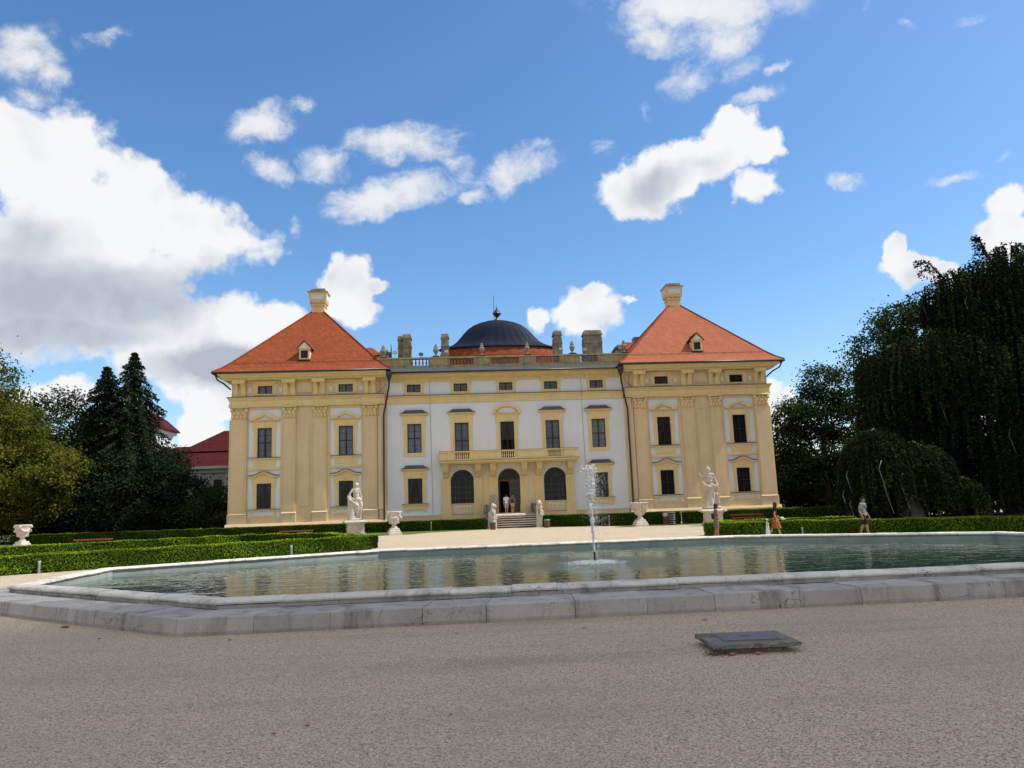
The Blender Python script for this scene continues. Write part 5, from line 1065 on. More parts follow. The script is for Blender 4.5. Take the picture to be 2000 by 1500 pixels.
weeping('weeping_beech', 'huge dark weeping beech with hanging curtains of leaves at the right', (36, -19, 0), [(.2, 0, 14.0, 4.6, 5, 4.4), (2.6, 0, 17.2, 4.6, 5, 3.4), (-5.6, -1, 10.6, 4.4, 4.5, 3.2), (-8.0, 0, 10.8, 2.6, 3, 2.2), (5, -1, 14, 6, 5, 6), (0, -3, 8, 7, 5, 5), (8, 0, 10, 6, 5, 8), (-5.5, 2, 6, 4.2, 4, 5), (2, -5, 5, 7, 3.5, 4), (-2.6, 0, 16.4, 2.2, 2.4, 2.2), (-1.5, -5.5, 3.4, 4, 2.5, 3), (3.5, -6, 2.8, 4, 2, 2.6), (7, -4.5, 4, 4, 3, 4)], 9500, 41, LF_BE, 1.5, 5.2, .105,
        [((-3.2, 0, 17.8), (-5.8, -.4, 18.6), 1.4), ((-3.0, 0, 16.4), (-6.6, -.3, 15.9), 1.5), ((.5, 0, 19.6), (-.9, -.4, 20.6), 1.5)])
weeping('weeping_beech', 'small mound shaped weeping beech standing in front of the huge one', (23.8, -26, 0), [(-2.0, 0, 3.5, 2.2, 2.2, 2.5), (.6, 0, 2.9, 2.2, 2, 2.2), (2.6, -.3, 1.6, 1.8, 1.6, 1.3), (-3, .3, 2.2, 1.3, 1.5, 2.2)], 3000, 42, LF_BE, .7, 2.6, .08)

broadleaf('broadleaf_tree', 'tall shade tree standing just beyond the right edge beside the pool', (33, -43, 0), [(0, 0, 13, 7, 6, 6), (-3, 0, 9, 6, 5, 5), (3, 1, 16, 5, 5, 5), (1, -4, 10, 6, 4, 5), (2, 4, 8, 6, 4, 5)], LF_DK, 700, 60, 1.6, .24, None, 34, th=9)

# ------------------------------------------------------------------ hedges
def hedge(label, path, h, w, m, size, dens, seed, rag=.02, group=None, hvar=.02):
    """clipped hedge along a path: a dark twiggy core and a skin of small leaves"""
    global rng
    rng = np.random.default_rng(seed); t = thing('hedge', label, 'hedge', (0, 0, 0), 0, group); pts = [Vector((x, y)) for x, y in path]
    def offset(d):
        out = []
        for i, p in enumerate(pts):
            e = (pts[min(i+1, len(pts)-1)]-pts[i]) if i == 0 else (p-pts[i-1]) if i == len(pts)-1 else ((p-pts[i-1]).normalized()+(pts[i+1]-p).normalized())
            e.normalize(); out.append(p+Vector((e.y, -e.x))*d)
        return out
    a, b_ = offset(w/2-.05), offset(-w/2+.05); core = MB()
    core.loft([[(p.x, p.y, 0.02), (p.x, p.y, h-.05), (q.x, q.y, h-.05), (q.x, q.y, 0.02)] for p, q in zip(a, b_)]); core.build('twigs', mat('hedge_core_%d' % seed, (.010, .020, .005, 1), (.016, .026, .008, 1), 5, .95, spec=.0), t)
    Ps, Ns = [], []; A, B = offset(w/2), offset(-w/2)
    lit_tones = []
    def face(p0, p1, p2, p3, nrm, dn=.85, rg=.035, lit_tone=-.22):  # leaf tone painted lighter on sunlit tops, darker on shaded faces
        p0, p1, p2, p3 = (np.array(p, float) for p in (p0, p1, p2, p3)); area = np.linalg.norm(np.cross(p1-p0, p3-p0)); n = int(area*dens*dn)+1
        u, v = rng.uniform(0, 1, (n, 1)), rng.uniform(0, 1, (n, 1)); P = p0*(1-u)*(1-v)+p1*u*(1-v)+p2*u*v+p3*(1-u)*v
        nr = np.array(nrm, float); lump = .022*np.sin(P[:, 0:1]*3.1+P[:, 2:3]*4)+.02*np.sin(P[:, 1:2]*4.3+1); P = P+nr*(np.minimum(rng.normal(-.01, rg, (n, 1)), .05)+lump*1.0); lit_tones.append(np.full(n, lit_tone)); Ps.append(P); Ns.append(unit(rng.normal(size=(n, 3))*.30+nr*.9+np.array([0, 0, .12])))
    for i in range(len(pts)-1):
        for Q, sgn in ((A, 1), (B, -1)):
            p, q = Q[i], Q[i+1]; e = (q-p).normalized(); nn = (e.y*sgn, -e.x*sgn, 0); face((p.x, p.y, .03), (q.x, q.y, .03), (q.x, q.y, h), (p.x, p.y, h), nn)
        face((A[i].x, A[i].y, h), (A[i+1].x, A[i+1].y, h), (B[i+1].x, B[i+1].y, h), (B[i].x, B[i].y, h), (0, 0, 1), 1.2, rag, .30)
    for i, j in ((0, 1), (-1, -2)):
        e = (pts[i]-pts[j]).normalized(); face((A[i].x, A[i].y, .03), (B[i].x, B[i].y, .03), (B[i].x, B[i].y, h), (A[i].x, A[i].y, h), (e.x, e.y, 0))
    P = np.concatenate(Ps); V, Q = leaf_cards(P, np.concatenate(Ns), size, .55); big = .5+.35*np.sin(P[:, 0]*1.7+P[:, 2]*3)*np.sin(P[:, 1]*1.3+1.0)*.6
    np_mesh('foliage', V, Q, m, t, np.repeat(np.clip(big+np.concatenate(lit_tones)+rng.normal(0, .24, len(P)), 0, 1), 4)); return t
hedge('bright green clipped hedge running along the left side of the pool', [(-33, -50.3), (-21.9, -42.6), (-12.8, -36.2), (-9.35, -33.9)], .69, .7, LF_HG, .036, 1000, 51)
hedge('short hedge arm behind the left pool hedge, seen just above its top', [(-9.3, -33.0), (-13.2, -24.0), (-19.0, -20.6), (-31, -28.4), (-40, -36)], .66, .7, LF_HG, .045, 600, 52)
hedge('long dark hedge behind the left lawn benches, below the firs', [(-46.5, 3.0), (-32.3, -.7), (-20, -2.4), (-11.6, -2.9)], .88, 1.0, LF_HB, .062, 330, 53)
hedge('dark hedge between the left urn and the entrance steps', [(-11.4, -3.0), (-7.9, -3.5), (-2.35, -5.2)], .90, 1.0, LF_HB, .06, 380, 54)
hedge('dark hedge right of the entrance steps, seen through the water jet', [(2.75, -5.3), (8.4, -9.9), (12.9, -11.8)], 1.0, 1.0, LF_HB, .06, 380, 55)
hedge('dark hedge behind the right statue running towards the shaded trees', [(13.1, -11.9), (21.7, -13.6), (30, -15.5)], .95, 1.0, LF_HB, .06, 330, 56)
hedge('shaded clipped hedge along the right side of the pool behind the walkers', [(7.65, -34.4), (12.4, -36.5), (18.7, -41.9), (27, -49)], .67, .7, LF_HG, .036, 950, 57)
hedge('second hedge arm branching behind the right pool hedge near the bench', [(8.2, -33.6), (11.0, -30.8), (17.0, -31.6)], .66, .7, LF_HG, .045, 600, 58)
# lawns between the hedges, a few millimetres above the gravel
sheet('lawn', [(-60, -47), (-22.5, -42.0), (-13.4, -35.6), (-10.2, -33.2), (-13.6, -24), (-19, -21.6), (-31, -29), (-60, -44)], .004, LAWN)
sheet('lawn', [(-70, -3), (-30, -6), (-14.5, -11.3), (-8.6, -12.2), (-7.3, -9.0), (-3.4, -6.9), (-2.2, -5.8), (-2.4, -4.0), (-14, -2), (-46, 3), (-70, 6)], .008, LAWN)
sheet('lawn', [(7.4, -9.8), (8.2, -14.2), (11.5, -14.6), (22, -16.5), (40, -20), (40, -13), (13, -11)], .008, LAWN)
sheet('lawn', [(8.3, -33.4), (12.6, -35.6), (19, -41.2), (60, -60), (60, -22), (17, -31.2), (11, -30.3)], .008, LAWN)
# ------------------------------------------------------------------ figures grown from tapered limbs, merged into one skin
class Fig:
    def __init__(s): s.b = MB()
    def cap(s, p0, p1, r0, r1=None, seg=12, flat=1.0):
        """tapered limb with round ends"""
        r1 = r0 if r1 is None else r1; p0, p1 = Vector(p0), Vector(p1); t = p1-p0
        if t.length < 1e-6: t = Vector((0, 0, 1e-4))
        L = t.length; t = t/L; a = t.cross(Vector((0, 1, 0)) if abs(t.y) < .9 else Vector((1, 0, 0))).normalized(); c = a.cross(t); rings = []
        prof = [(-.98, .2), (-.8, .6), (-.45, .893), (0, 1)]
        for k, f in prof: rings.append((p0+t*r0*k, r0*f))
        for k, f in prof[::-1]: rings.append((p1-t*r1*k, r1*f))
        s.b.loft([[tuple(p+(a*math.cos(2*math.pi*i/seg)+c*math.sin(2*math.pi*i/seg)*flat)*q) for i in range(seg)] for p, q in rings]); return s
    def ell(s, c, r, rot=(0, 0, 0), seg=16, n=10):
        from mathutils import Euler
        E = Euler(rot).to_matrix(); c = Vector(c); rings = []
        for j in range(n+1):
            th = math.pi*(j+.02)/(n+.04); rings.append([tuple(c+E @ Vector((r[0]*math.sin(th)*math.cos(2*math.pi*i/seg), r[1]*math.sin(th)*math.sin(2*math.pi*i/seg), -r[2]*math.cos(th)))) for i in range(seg)])
        s.b.loft(rings); return s
    def chain(s, pts, rs, seg=10):
        for i in range(len(pts)-1): s.cap(pts[i], pts[i+1], rs[i], rs[i+1], seg)
        return s
    def build(s, name, m, parent, voxel=.012, it=3, f=.5):
        tmp = s.b.build('tmp_figure', m); md = tmp.modifiers.new('r', 'REMESH'); md.mode = 'VOXEL'; md.voxel_size = voxel; md.use_smooth_shade = True
        if it: sm = tmp.modifiers.new('s', 'SMOOTH'); sm.iterations = it; sm.factor = f
        dg = bpy.context.evaluated_depsgraph_get(); dg.update(); me = bpy.data.meshes.new_from_object(tmp.evaluated_get(dg)); me.name = name
        old = tmp.data; bpy.data.objects.remove(tmp); bpy.data.meshes.remove(old)
        me.materials.clear(); me.materials.append(m); me.polygons.foreach_set('use_smooth', [True]*len(me.polygons))
        o = bpy.data.objects.new(name, me); COL.objects.link(o); o.parent = parent; return o

# ---- statues
def pedestal(t, w, hz, cap, m, scroll=True):
    b = MB(); b.box(-w*.62, w*.62, -w*.62, w*.62, 0, .16); b.box(-w*.56, w*.56, -w*.56, w*.56, .16, .26); b.box(-w/2, w/2, -w/2, w/2, .26, hz-cap)
    sq = lambda h, z: [(-h, -h, z), (h, -h, z), (h, h, z), (-h, h, z)]
    b.loft([sq(w*.52, hz-cap-.08), sq(w*.60, hz-cap), sq(w*.74, hz-cap+.03), sq(w*.76, hz-cap+.09), sq(w*.68, hz-.03), sq(w*.60, hz)])
    if scroll:
        for sx, sy, ax in ((0, -1, 0), (1, 0, 1), (0, 1, 0), (-1, 0, 1)):
            for k in (-1, 1):
                for dz in (.62, .46):
                    p = (sx*w/2+(0 if ax else k*w*.22), sy*w/2+(k*w*.22 if ax else 0), hz*dz); b.lathe([(.01, -.1), (.08, -.07), (.12, 0), (.08, .07), (.01, .1)], 9, p, .5 if ax else 1.2, 1.2 if ax else .5)
    return b.build('pedestal', m, t)
ST1 = thing('statue', 'white stone nude leaning with one hand on hip beside the left lawn', 'statue', (-13.09, -10.54, 0), R(14))
pedestal(ST1, 1.27, 1.24, .22, STONE_W)
z0 = 1.24; P = lambda x, z, y=0.0: (x, y, z+z0)
g = Fig(); g.ell(P(.10, 2.76, .0), (.155, .18, .20), (0, .2, 0)); g.cap(P(.09, 2.62), P(.07, 2.45), .085, .10); g.ell(P(.13, 2.86, .04), (.15, .16, .12)); g.ell(P(.02, 2.76, .1), (.07, .06, .07))
g.cap(P(-.15, 2.42), P(.24, 2.44), .12, .12); g.ell(P(.07, 2.25), (.25, .17, .30), (0, .1, 0)); g.ell(P(.12, 1.95), (.19, .15, .24)); g.ell(P(.20, 1.62), (.28, .22, .24), (0, .2, 0)); g.ell(P(.33, 1.58, -.06), (.2, .18, .2))
g.chain([P(-.20, 2.42), P(-.45, 2.08, -.03), P(-.42, 1.88, -.1), P(-.18, 1.64, -.12)], [.105, .08, .07, .055]); g.ell(P(-.15, 1.62, -.12), (.08, .05, .06))
g.chain([P(.27, 2.42), P(.42, 2.02, .03), P(.52, 1.72, .05), P(.50, 1.58, .1)], [.10, .08, .062, .05])
g.chain([P(.33, 1.55), P(.46, 1.20, -.06), P(.40, .84, -.10), P(.38, .50, 0), P(.38, .16, .02)], [.20, .165, .115, .125, .075]); g.cap(P(.38, .10, .0), P(.44, .05, -.24), .075, .05)
g.chain([P(.08, 1.5), P(.14, 1.1, -.16), P(.18, .82, -.2), P(.14, .45, -.02), P(.20, .12, .05)], [.19, .15, .11, .11, .07]); g.cap(P(.2, .1, .05), P(.24, .05, -.15), .07, .05)
for a, b_, r0, r1 in ((P(-.54, 1.86, -.05), P(-.42, 1.55, -.12), .12, .15), (P(-.46, 1.62, -.16), P(.05, 1.24, -.24), .10, .075), (P(-.42, 1.5, -.14), P(.2, 1.10, -.26), .10, .07), (P(-.40, 1.38, -.12), P(.26, .98, -.24), .10, .06), (P(-.3, 1.34, -.1), P(-.30, .70, -.06), .15, .13), (P(-.2, 1.2, -.14), P(-.05, .62, -.16), .09, .07), (P(-.40, 1.5, .05), P(-.38, .3, .06), .16, .24), (P(-.22, .9, 0), P(-.28, .12, 0), .22, .30), (P(.02, .95, -.2), P(.12, .60, -.24), .07, .05), (P(-.52, 1.75, -.02), P(-.50, .9, .02), .10, .08)): g.cap(a, b_, r0, r1)
g.ell(P(-.12, .06), (.55, .34, .10)); g.build('figure', STONE_W, ST1, .018, 2)
ST2 = thing('statue', 'white stone draped figure raising a cloth with a child at its side', 'statue', (13.52, -18.11, 0), R(-10))
pedestal(ST2, 1.22, 1.17, .20, STONE_P, False)
z0 = 1.17
g = Fig(); g.ell(P(-.09, 2.84), (.155, .17, .20), (0, -.15, 0)); g.ell(P(-.12, 2.94, .03), (.15, .16, .12)); g.cap(P(-.06, 2.68), P(-.05, 2.5), .085, .1); g.ell(P(-.05, 2.70, -.1), (.06, .05, .06))
g.cap(P(-.27, 2.48), P(.18, 2.48), .12, .12); g.ell(P(-.03, 2.25), (.26, .17, .30)); g.ell(P(-.03, 1.98), (.20, .15, .22)); g.ell(P(.0, 1.68), (.26, .20, .22)); g.ell(P(-.0, 2.0, -.12), (.14, .08, .09))
g.chain([P(-.30, 2.46), P(-.52, 2.20, -.08), P(-.66, 2.38, -.12), P(-.74, 2.52, -.12)], [.10, .075, .058, .045]); g.ell(P(-.76, 2.58, -.12), (.06, .04, .08)); g.cap(P(-.78, 2.6, -.12), P(-.86, 2.62, -.12), .022, .015)
g.chain([P(.21, 2.46), P(.38, 2.06, .02), P(.44, 1.86, -.05), P(.42, 1.66, -.14)], [.10, .075, .058, .045])
g.chain([P(-.70, 2.40, -.12), P(-.64, 2.1, -.12), P(-.46, 1.78, -.16), P(-.2, 1.62, -.2), P(.02, 1.58, -.22)], [.05, .07, .08, .08, .09]); g.chain([P(-.6, 2.1, -.1), P(-.5, 1.72, -.1), P(-.42, 1.4, -.06), P(-.36, 1.12, 0)], [.06, .08, .08, .03])
g.chain([P(.46, 1.75, -.1), P(.36, 1.6, -.16), P(.12, 1.72, -.2)], [.09, .1, .07]); g.chain([P(.45, 1.8, -.06), P(.42, 1.52, -.08), P(.3, 1.5, -.12)], [.08, .09, .06]); g.cap(P(-.3, 1.7, -.14), P(.3, 1.5, -.17), .08, .08); g.cap(P(-.35, 1.55, -.12), P(.2, 1.36, -.18), .09, .07)
g.cap(P(.02, 1.6), P(.08, 1.1, -.04), .24, .19); g.chain([P(.1, 1.3, -.08), P(.13, 1.05, -.12), P(.14, .7, -.1), P(.2, .3, -.1)], [.15, .11, .11, .09]); g.cap(P(.2, .28, -.1), P(.24, .2, -.3), .07, .05)
g.cap(P(.0, 1.15), P(-.10, .3), .20, .34); g.ell(P(-.02, .1), (.72, .45, .17)); g.cap(P(-.18, .7, -.1), P(-.35, .2, -.1), .14, .26); g.cap(P(.05, .85, -.15), P(-.02, .25, -.28), .06, .10); g.cap(P(-.3, .12), P(-.62, .0), .2, .1)
g.ell(P(.38, 1.03, -.04), (.12, .12, .14)); g.ell(P(.40, .76, -.04), (.14, .12, .17)); g.chain([P(.46, .86, -.06), P(.56, .92, -.1), P(.52, 1.02, -.1)], [.055, .045, .035]); g.chain([P(.36, .64), P(.36, .42, -.06), P(.38, .24, 0)], [.08, .07, .05]); g.chain([P(.46, .64), P(.52, .42, -.06), P(.48, .22, -.05)], [.08, .07, .05]); g.cap(P(.42, .2), P(.52, .1), .1, .1)
g.build('figure', STONE_W, ST2, .018, 2)

# ---- stone vases
def urn(label, loc, kind, rz=0.0):
    t = thing('stone_urn', label, 'urn', loc, rz, 'carved garden urns')
    b = MB(); sq = lambda h, z: [(-h, -h, z), (h, -h, z), (h, h, z), (-h, h, z)]
    b.loft([sq(.50, 0), sq(.50, .16), sq(.47, .18), sq(.44, .20), sq(.44, .30), sq(.41, .33), sq(.36, .36), sq(.35, .48), sq(.30, .52)]); b.build('base', STONE_P, t)
    b = MB(); b.lathe([(.24, .50), (.27, .55), (.25, .62), (.17, .68), (.15, .76), (.20, .80), (.22, .84)], 20, ex=1, ey=1); b.build('stem', STONE_P, t, smooth=True)
    g = Fig(); q = MB(); q.lathe([(.16, .80), (.30, .88), (.40, 1.0), (.46, 1.18), (.49, 1.40), (.52, 1.56), (.57, 1.68), (.62, 1.76), (.62, 1.82), (.54, 1.85), (.46, 1.80)], 28, (0, 0, 0), 1, 1, 14 if kind == 'leaf' else 0, .035); g.b = q
    if kind == 'leaf':
        for i in range(14):
            a = 2*math.pi*i/14; c, s = math.cos(a), math.sin(a); g.chain([(c*.47, s*.47, 1.15), (c*.53, s*.53, 1.42), (c*.58, s*.58, 1.66), (c*.66, s*.66, 1.80)], [.035, .05, .055, .05]); g.ell((c*.55, s*.55, 1.3+.1*(i % 2)), (.05, .05, .12))
        for a in (.2, 2.9): g.chain([(math.cos(a)*.62, math.sin(a)*.62, 1.82), (math.cos(a)*.74, math.sin(a)*.74, 1.72), (math.cos(a)*.66, math.sin(a)*.66, 1.45), (math.cos(a)*.5, math.sin(a)*.5, 1.3)], [.05, .05, .045, .04])
    else:
        for i in range(4):
            a0 = math.pi/2*i+.5; pts = [((.50+.05*math.sin(math.pi*u))*math.cos(a0+u*math.pi/2), (.50+.05*math.sin(math.pi*u))*math.sin(a0+u*math.pi/2), 1.60-.30*math.sin(math.pi*u)) for u in np.linspace(0, 1, 8)]
            g.chain(pts, [.045, .06, .075, .085, .085, .075, .06, .045]); c, s = math.cos(a0), math.sin(a0); g.ell((c*.60, s*.60, 1.70), (.11, .11, .14)); g.ell((c*.68, s*.68, 1.64), (.05, .05, .06))
            for u in (.3, .5, .7): a = a0+u*math.pi/2; g.ell((math.cos(a)*.58, math.sin(a)*.58, 1.33), (.06, .06, .06))
        for i in range(12): a = 2*math.pi*i/12; g.ell((math.cos(a)*.36, math.sin(a)*.36, .98), (.06, .06, .12), (0, 0, a))
    o = g.build('bowl', STONE_P, t, .014, 1)
    return t
urn('white urn carved with garlands left of the steps, next to the left statue', (-9.92, -11.81, 0), 'swag', .3)
urn('white urn carved with upright leaves in front of the right drainpipe', (9.15, -13.91, 0), 'leaf', .1)
urn('white carved urn standing alone on the far left lawn', (-40.2, -7.4, 0), 'swag', 1.2)
# vases along the roof parapet
def roof_vase(x, label):
    b = MB(); b.box(-.30, .30, -.30, .30, 0, .14); b.box(-.42, .42, -.3, .3, -.02, .06); b.lathe([(.20, .14), (.13, .22), (.10, .32), (.17, .42), (.25, .62), (.27, .78), (.20, .92), (.15, .98), (.21, 1.04), (.17, 1.10), (.11, 1.16), (.13, 1.24), (.05, 1.32), (.02, 1.36)], 16)
    o = b.build('roof_urn', STONE_D, None, False, (x, .05, 16.42)); smooth_by_angle(o, 30); tag(o, label, 'urn', 'stone urns along the roof parapet')
for x, l in ((-11.75, 'weathered roof urn beside the left orange roof'), (-6.68, 'weathered roof urn just left of the thin left chimney'), (-2.22, 'weathered roof urn against the dome, left of its finial'), (2.22, 'weathered roof urn against the dome, right of its finial'), (6.68, 'weathered roof urn between the two right chimneys'), (11.85, 'weathered roof urn beside the right orange roof')): roof_vase(x, l)
def floodlight(x, z, label, rz=0.0, dark=False):
    t = thing('floodlight', label, 'floodlight', (x, .42, 16.42), rz, 'floodlights on the roof parapet'); b = MB(); h = z-16.42
    b.tube([(0, 0, 0), (0, 0, h-.15)], .025, 6); b.tube([(-.2, 0, h), (-.2, 0, h-.18), (.2, 0, h-.18), (.2, 0, h)], .018, 5); b.build('stand', METAL_G, t)
    b = MB(); b.loft([[(-.2, -.09, h-.14), (.2, -.09, h-.14), (.2, -.09, h+.14), (-.2, -.09, h+.14)], [(-.2, .0, h-.14), (.2, .0, h-.14), (.2, .0, h+.14), (-.2, .0, h+.14)], [(-.12, .14, h-.08), (.12, .14, h-.08), (.12, .14, h+.08), (-.12, .14, h+.08)]]); b.build('housing', PIPE_BK if dark else METAL_G, t)
    b = MB(); b.box(-.18, .18, -.095, -.089, h-.12, h+.12); b.build('lens', mat('lens_%.0f' % (x*10), (.5, .52, .52, 1) if not dark else (.05, .05, .05, 1), rough=.25, spec=.6), t)
floodlight(-10.66, 17.1, 'pale floodlight left of the paired left chimneys'); floodlight(-8.15, 16.85, 'dark floodlight between the left chimneys', .5, True); floodlight(-5.68, 17.08, 'pale floodlight in front of the thin left chimney')
floodlight(5.62, 17.08, 'pale floodlight in front of the thin right chimney'); floodlight(8.05, 16.98, 'pale floodlight in front of the wide right chimney', -.6)
floodlight(-11.3, 17.0, 'dark floodlight next to the leftmost roof urn', .9, True); floodlight(11.2, 17.0, 'dark floodlight next to the rightmost roof urn', -.9, True)
FL = thing('flag', 'furled teal flag on a short pole by the left roof', 'flag', (-11.02, .7, 16.4)); b = MB(); b.tube([(0, 0, 0), (-.08, 0, 1.75)], .018, 6); b.build('pole', METAL_G, FL)
b = MB(); b.loft([[(.03+.06*math.cos(k*1.05)*w, .06*math.sin(k*1.05)*w, z) for k in range(6)] for z, w in ((.30, .9), (.5, 1.5), (.8, 1.3), (1.1, 1.0), (1.4, .7), (1.6, .3))]); o = b.build('cloth', mat('teal_cloth', (.02, .22, .22, 1), (.015, .15, .17, 1), 8, .8), FL, True); o.location.x = -.05

# ---- stone lions beside the steps
def lion(label, loc, rz, ped_h, w):
    t = thing('lion_statue', label, 'statue', loc, rz, 'stone lions beside the entrance steps')
    b = MB(); b.box(-w*.5, w*.5, -.30, .30, 0, ped_h-.12); b.box(-w*.58, w*.58, -.36, .36, ped_h-.12, ped_h); b.box(-w*.58, w*.58, -.36, .36, 0, .12); b.build('pedestal', STONE_W, t)
    g = Fig(); z = ped_h; Q = lambda x, y, h: (x, y, z+h)          # faces -Y
    g.ell(Q(0, .10, .30), (.24, .30, .28)); g.ell(Q(0, -.04, .58), (.22, .22, .34), (.25, 0, 0)); g.ell(Q(0, -.12, .98), (.24, .22, .26)); g.ell(Q(0, -.26, 1.02), (.15, .16, .17)); g.ell(Q(0, -.38, .96), (.09, .09, .08)); g.ell(Q(0, -.10, 1.16), (.16, .15, .12))
    for k in (-1, 1):
        g.chain([Q(k*.13, -.18, .66), Q(k*.14, -.26, .34), Q(k*.14, -.26, .08)], [.10, .075, .07]); g.cap(Q(k*.14, -.26, .06), Q(k*.14, -.38, .05), .075, .06); g.ell(Q(k*.2, .08, .22), (.12, .22, .2)); g.cap(Q(k*.2, -.05, .07), Q(k*.2, -.25, .05), .07, .06); g.ell(Q(k*.15, -.14, 1.17), (.05, .04, .06))
        for i in range(4): g.cap(Q(k*(.14+.03*i), -.1, 1.1-.14*i), Q(k*(.16+.03*i), -.16, .92-.14*i), .07, .05)
    g.chain([Q(.1, .36, .1), Q(.28, .3, .12), Q(.32, .1, .1)], [.045, .04, .05]); g.ell(Q(0, 0, .02), (.32, .42, .06)); g.build('body', STONE_W, t, .016, 2)
lion('white stone lion on the left cheek of the steps, turned to the right', (-1.95, -5.3, 0), R(62), .95, .55)
lion('white stone lion on a tall plinth right of the steps, with a thick mane', (2.22, -5.6, 0), R(-18), 1.08, .5)

# ---- bins, benches, posts, notice board
def bin_(label, loc):
    t = thing('litter_bin', label, 'bin', loc, 0, 'brown bins with green lids'); b = MB()
    b.lathe([(.20, .0), (.235, .02), (.245, .56), (.25, .58)], 20, ripple=20, amp=.012); b.build('body', mat('brown_bin_%.0f' % loc[0], (.16, .055, .035, 1), (.11, .04, .028, 1), 6, .6), t)
    b = MB(); b.lathe([(.262, .56), (.268, .58), (.262, .66), (.22, .70), (.02, .71)], 20); b.build('lid', mat('green_lid_%.0f' % loc[0], (.02, .26, .13, 1), (.03, .3, .16, 1), 5, .4, spec=.5), t, True)
bin_('brown bin with green lid left of the entrance steps', (-2.0, -7.7, 0)); bin_('brown bin with green lid right of the entrance steps', (2.55, -7.9, 0))
t = thing('litter_bin', 'black banded cylindrical bin standing before the right hedge', 'bin', (11.85, -13.2, 0)); b = MB(); b.lathe([(.26, 0), (.28, .03), (.28, .90), (.27, .94)], 24); b.build('body', PIPE_BK, t, True)
b = MB()
for i in range(6): b.lathe([(.283, .10+.14*i), (.287, .105+.14*i), (.287, .125+.14*i), (.283, .13+.14*i)], 24, cap=False)
b.build('band', METAL_G, t); b = MB(); b.lathe([(.24, .93), (.30, .94), (.30, .97), (.2, .985)], 24); b.build('rim', METAL_G, t)
t = thing('litter_bin', 'brown bin with pale top behind the black banded bin', 'bin', (11.50, -12.85, 0)); b = MB(); b.box(-.2, .2, -.2, .2, .05, .66); b.build('body', mat('brown_board', (.22, .075, .045, 1), (.16, .05, .03, 1), 5, .6), t); b = MB(); b.box(-.22, .22, -.22, .22, .68, .94); b.box(-.2, .2, -.2, .2, .66, .68); b.build('top', mat('pale_bin_top', (.5, .5, .49, 1), rough=.5), t)
BW = mat('red_brown_bench_wood', (.24, .075, .04, 1), (.17, .05, .03, 1), 4, .6, .1, 40, .3, stretch=(.6, 8, 8))
def bench(label, loc, rz):
    t = thing('park_bench', label, 'bench', loc, rz, 'red brown park benches'); b = MB()
    for i in range(4): b.box(-1.22, 1.22, -.22+i*.115, -.22+i*.115+.09, .42, .46)
    b.build('seat', BW, t); b = MB(); b.box(-1.22, 1.22, .24, .28, .60, .72); b.box(-1.0, -.94, .245, .275, .40, .60); b.box(.94, 1.0, .245, .275, .40, .60); b.build('backrest', BW, t); b = MB()
    for x in (-.9, .9): b = MB(); b.box(x-.05, x+.05, -.2, .22, .36, .42); b.box(x-.05, x+.05, -.2, -.12, 0, .36); b.box(x-.05, x+.05, .14, .22, 0, .36); b.build('leg_frame', PIPE_BK, t)
bench('red brown bench on the far left lawn near the white urn', (-30.0, -17.8, 0), R(12)); bench('red brown bench between the hedges left of the left statue', (-16.8, -15.2, 0), R(3)); bench('red brown bench partly hidden right of the draped statue', (16.4, -17.3, 0), R(-4))
def post(label, loc, h):
    t = thing('lamp_bollard', label, 'bollard', loc, 0, 'slim grey bollard lamps'); b = MB(); b.lathe([(.05, 0), (.05, h-.10)], 14); b.build('post', METAL_G, t, False); b = MB(); b.lathe([(.043, h-.10), (.043, h-.05), (.055, h-.05), (.055, h), (.03, h+.006)], 14); b.build('lamp_head', mat('lamp_head_%.0f' % (loc[0]*10), (.55, .56, .57, 1), rough=.35, spec=.5), t)
post('grey bollard lamp leftmost before the bright left hedge', (-20.78, -42.35, 0), .46); post('grey bollard lamp at the middle of the bright left hedge', (-12.55, -36.75, 0), .46); post('grey bollard lamp between the child and the walking man', (11.75, -36.6, 0), .37)
post('pale post in front of the hedge right of the left urn', (-7.3, -4.3, 0), .80); post('pale post in front of the hedge left of the right urn', (7.5, -9.9, 0), .85)
b = MB(); b.box(-.24, .24, -.03, .03, .70, 1.62); o = b.build('notice_board', mat('board_paper', (.50, .46, .38, 1), (.44, .40, .33, 1), 5, .8), None, False, (-1.54, -.55, 1.33)); tag(o, 'framed notice board left of the entrance door', 'notice board')
b = MB(); b.box(-.27, .27, -.035, .035, 1.62, 1.66); b.box(-.27, .27, -.035, .035, .66, .70); b.box(-.27, -.24, -.035, .035, .70, 1.62); b.box(.24, .27, -.035, .035, .70, 1.62); b.box(-.2, -.16, -.02, .02, 0, .66); b.box(.16, .2, -.02, .02, 0, .66); b.build('frame', METAL_G, o)
b = MB()
for i in range(9): b.box(-.18, -.18+.36*random.uniform(.6, 1), -.0335, -.030, 1.50-.08*i, 1.52-.08*i)
b.build('text_lines', mat('print_grey', (.2, .18, .15, 1)), o)
b = MB(); b.lathe([(.12, 0), (.12, .75), (.1, .8)], 12); o = b.build('marker_post', mat('white_post', (.7, .7, .7, 1), rough=.6), None, False, (-29.6, 3.5, 0)); o.scale = (1, 1, 1.15); tag(o, 'short white post in shade left of the palace corner', 'post')

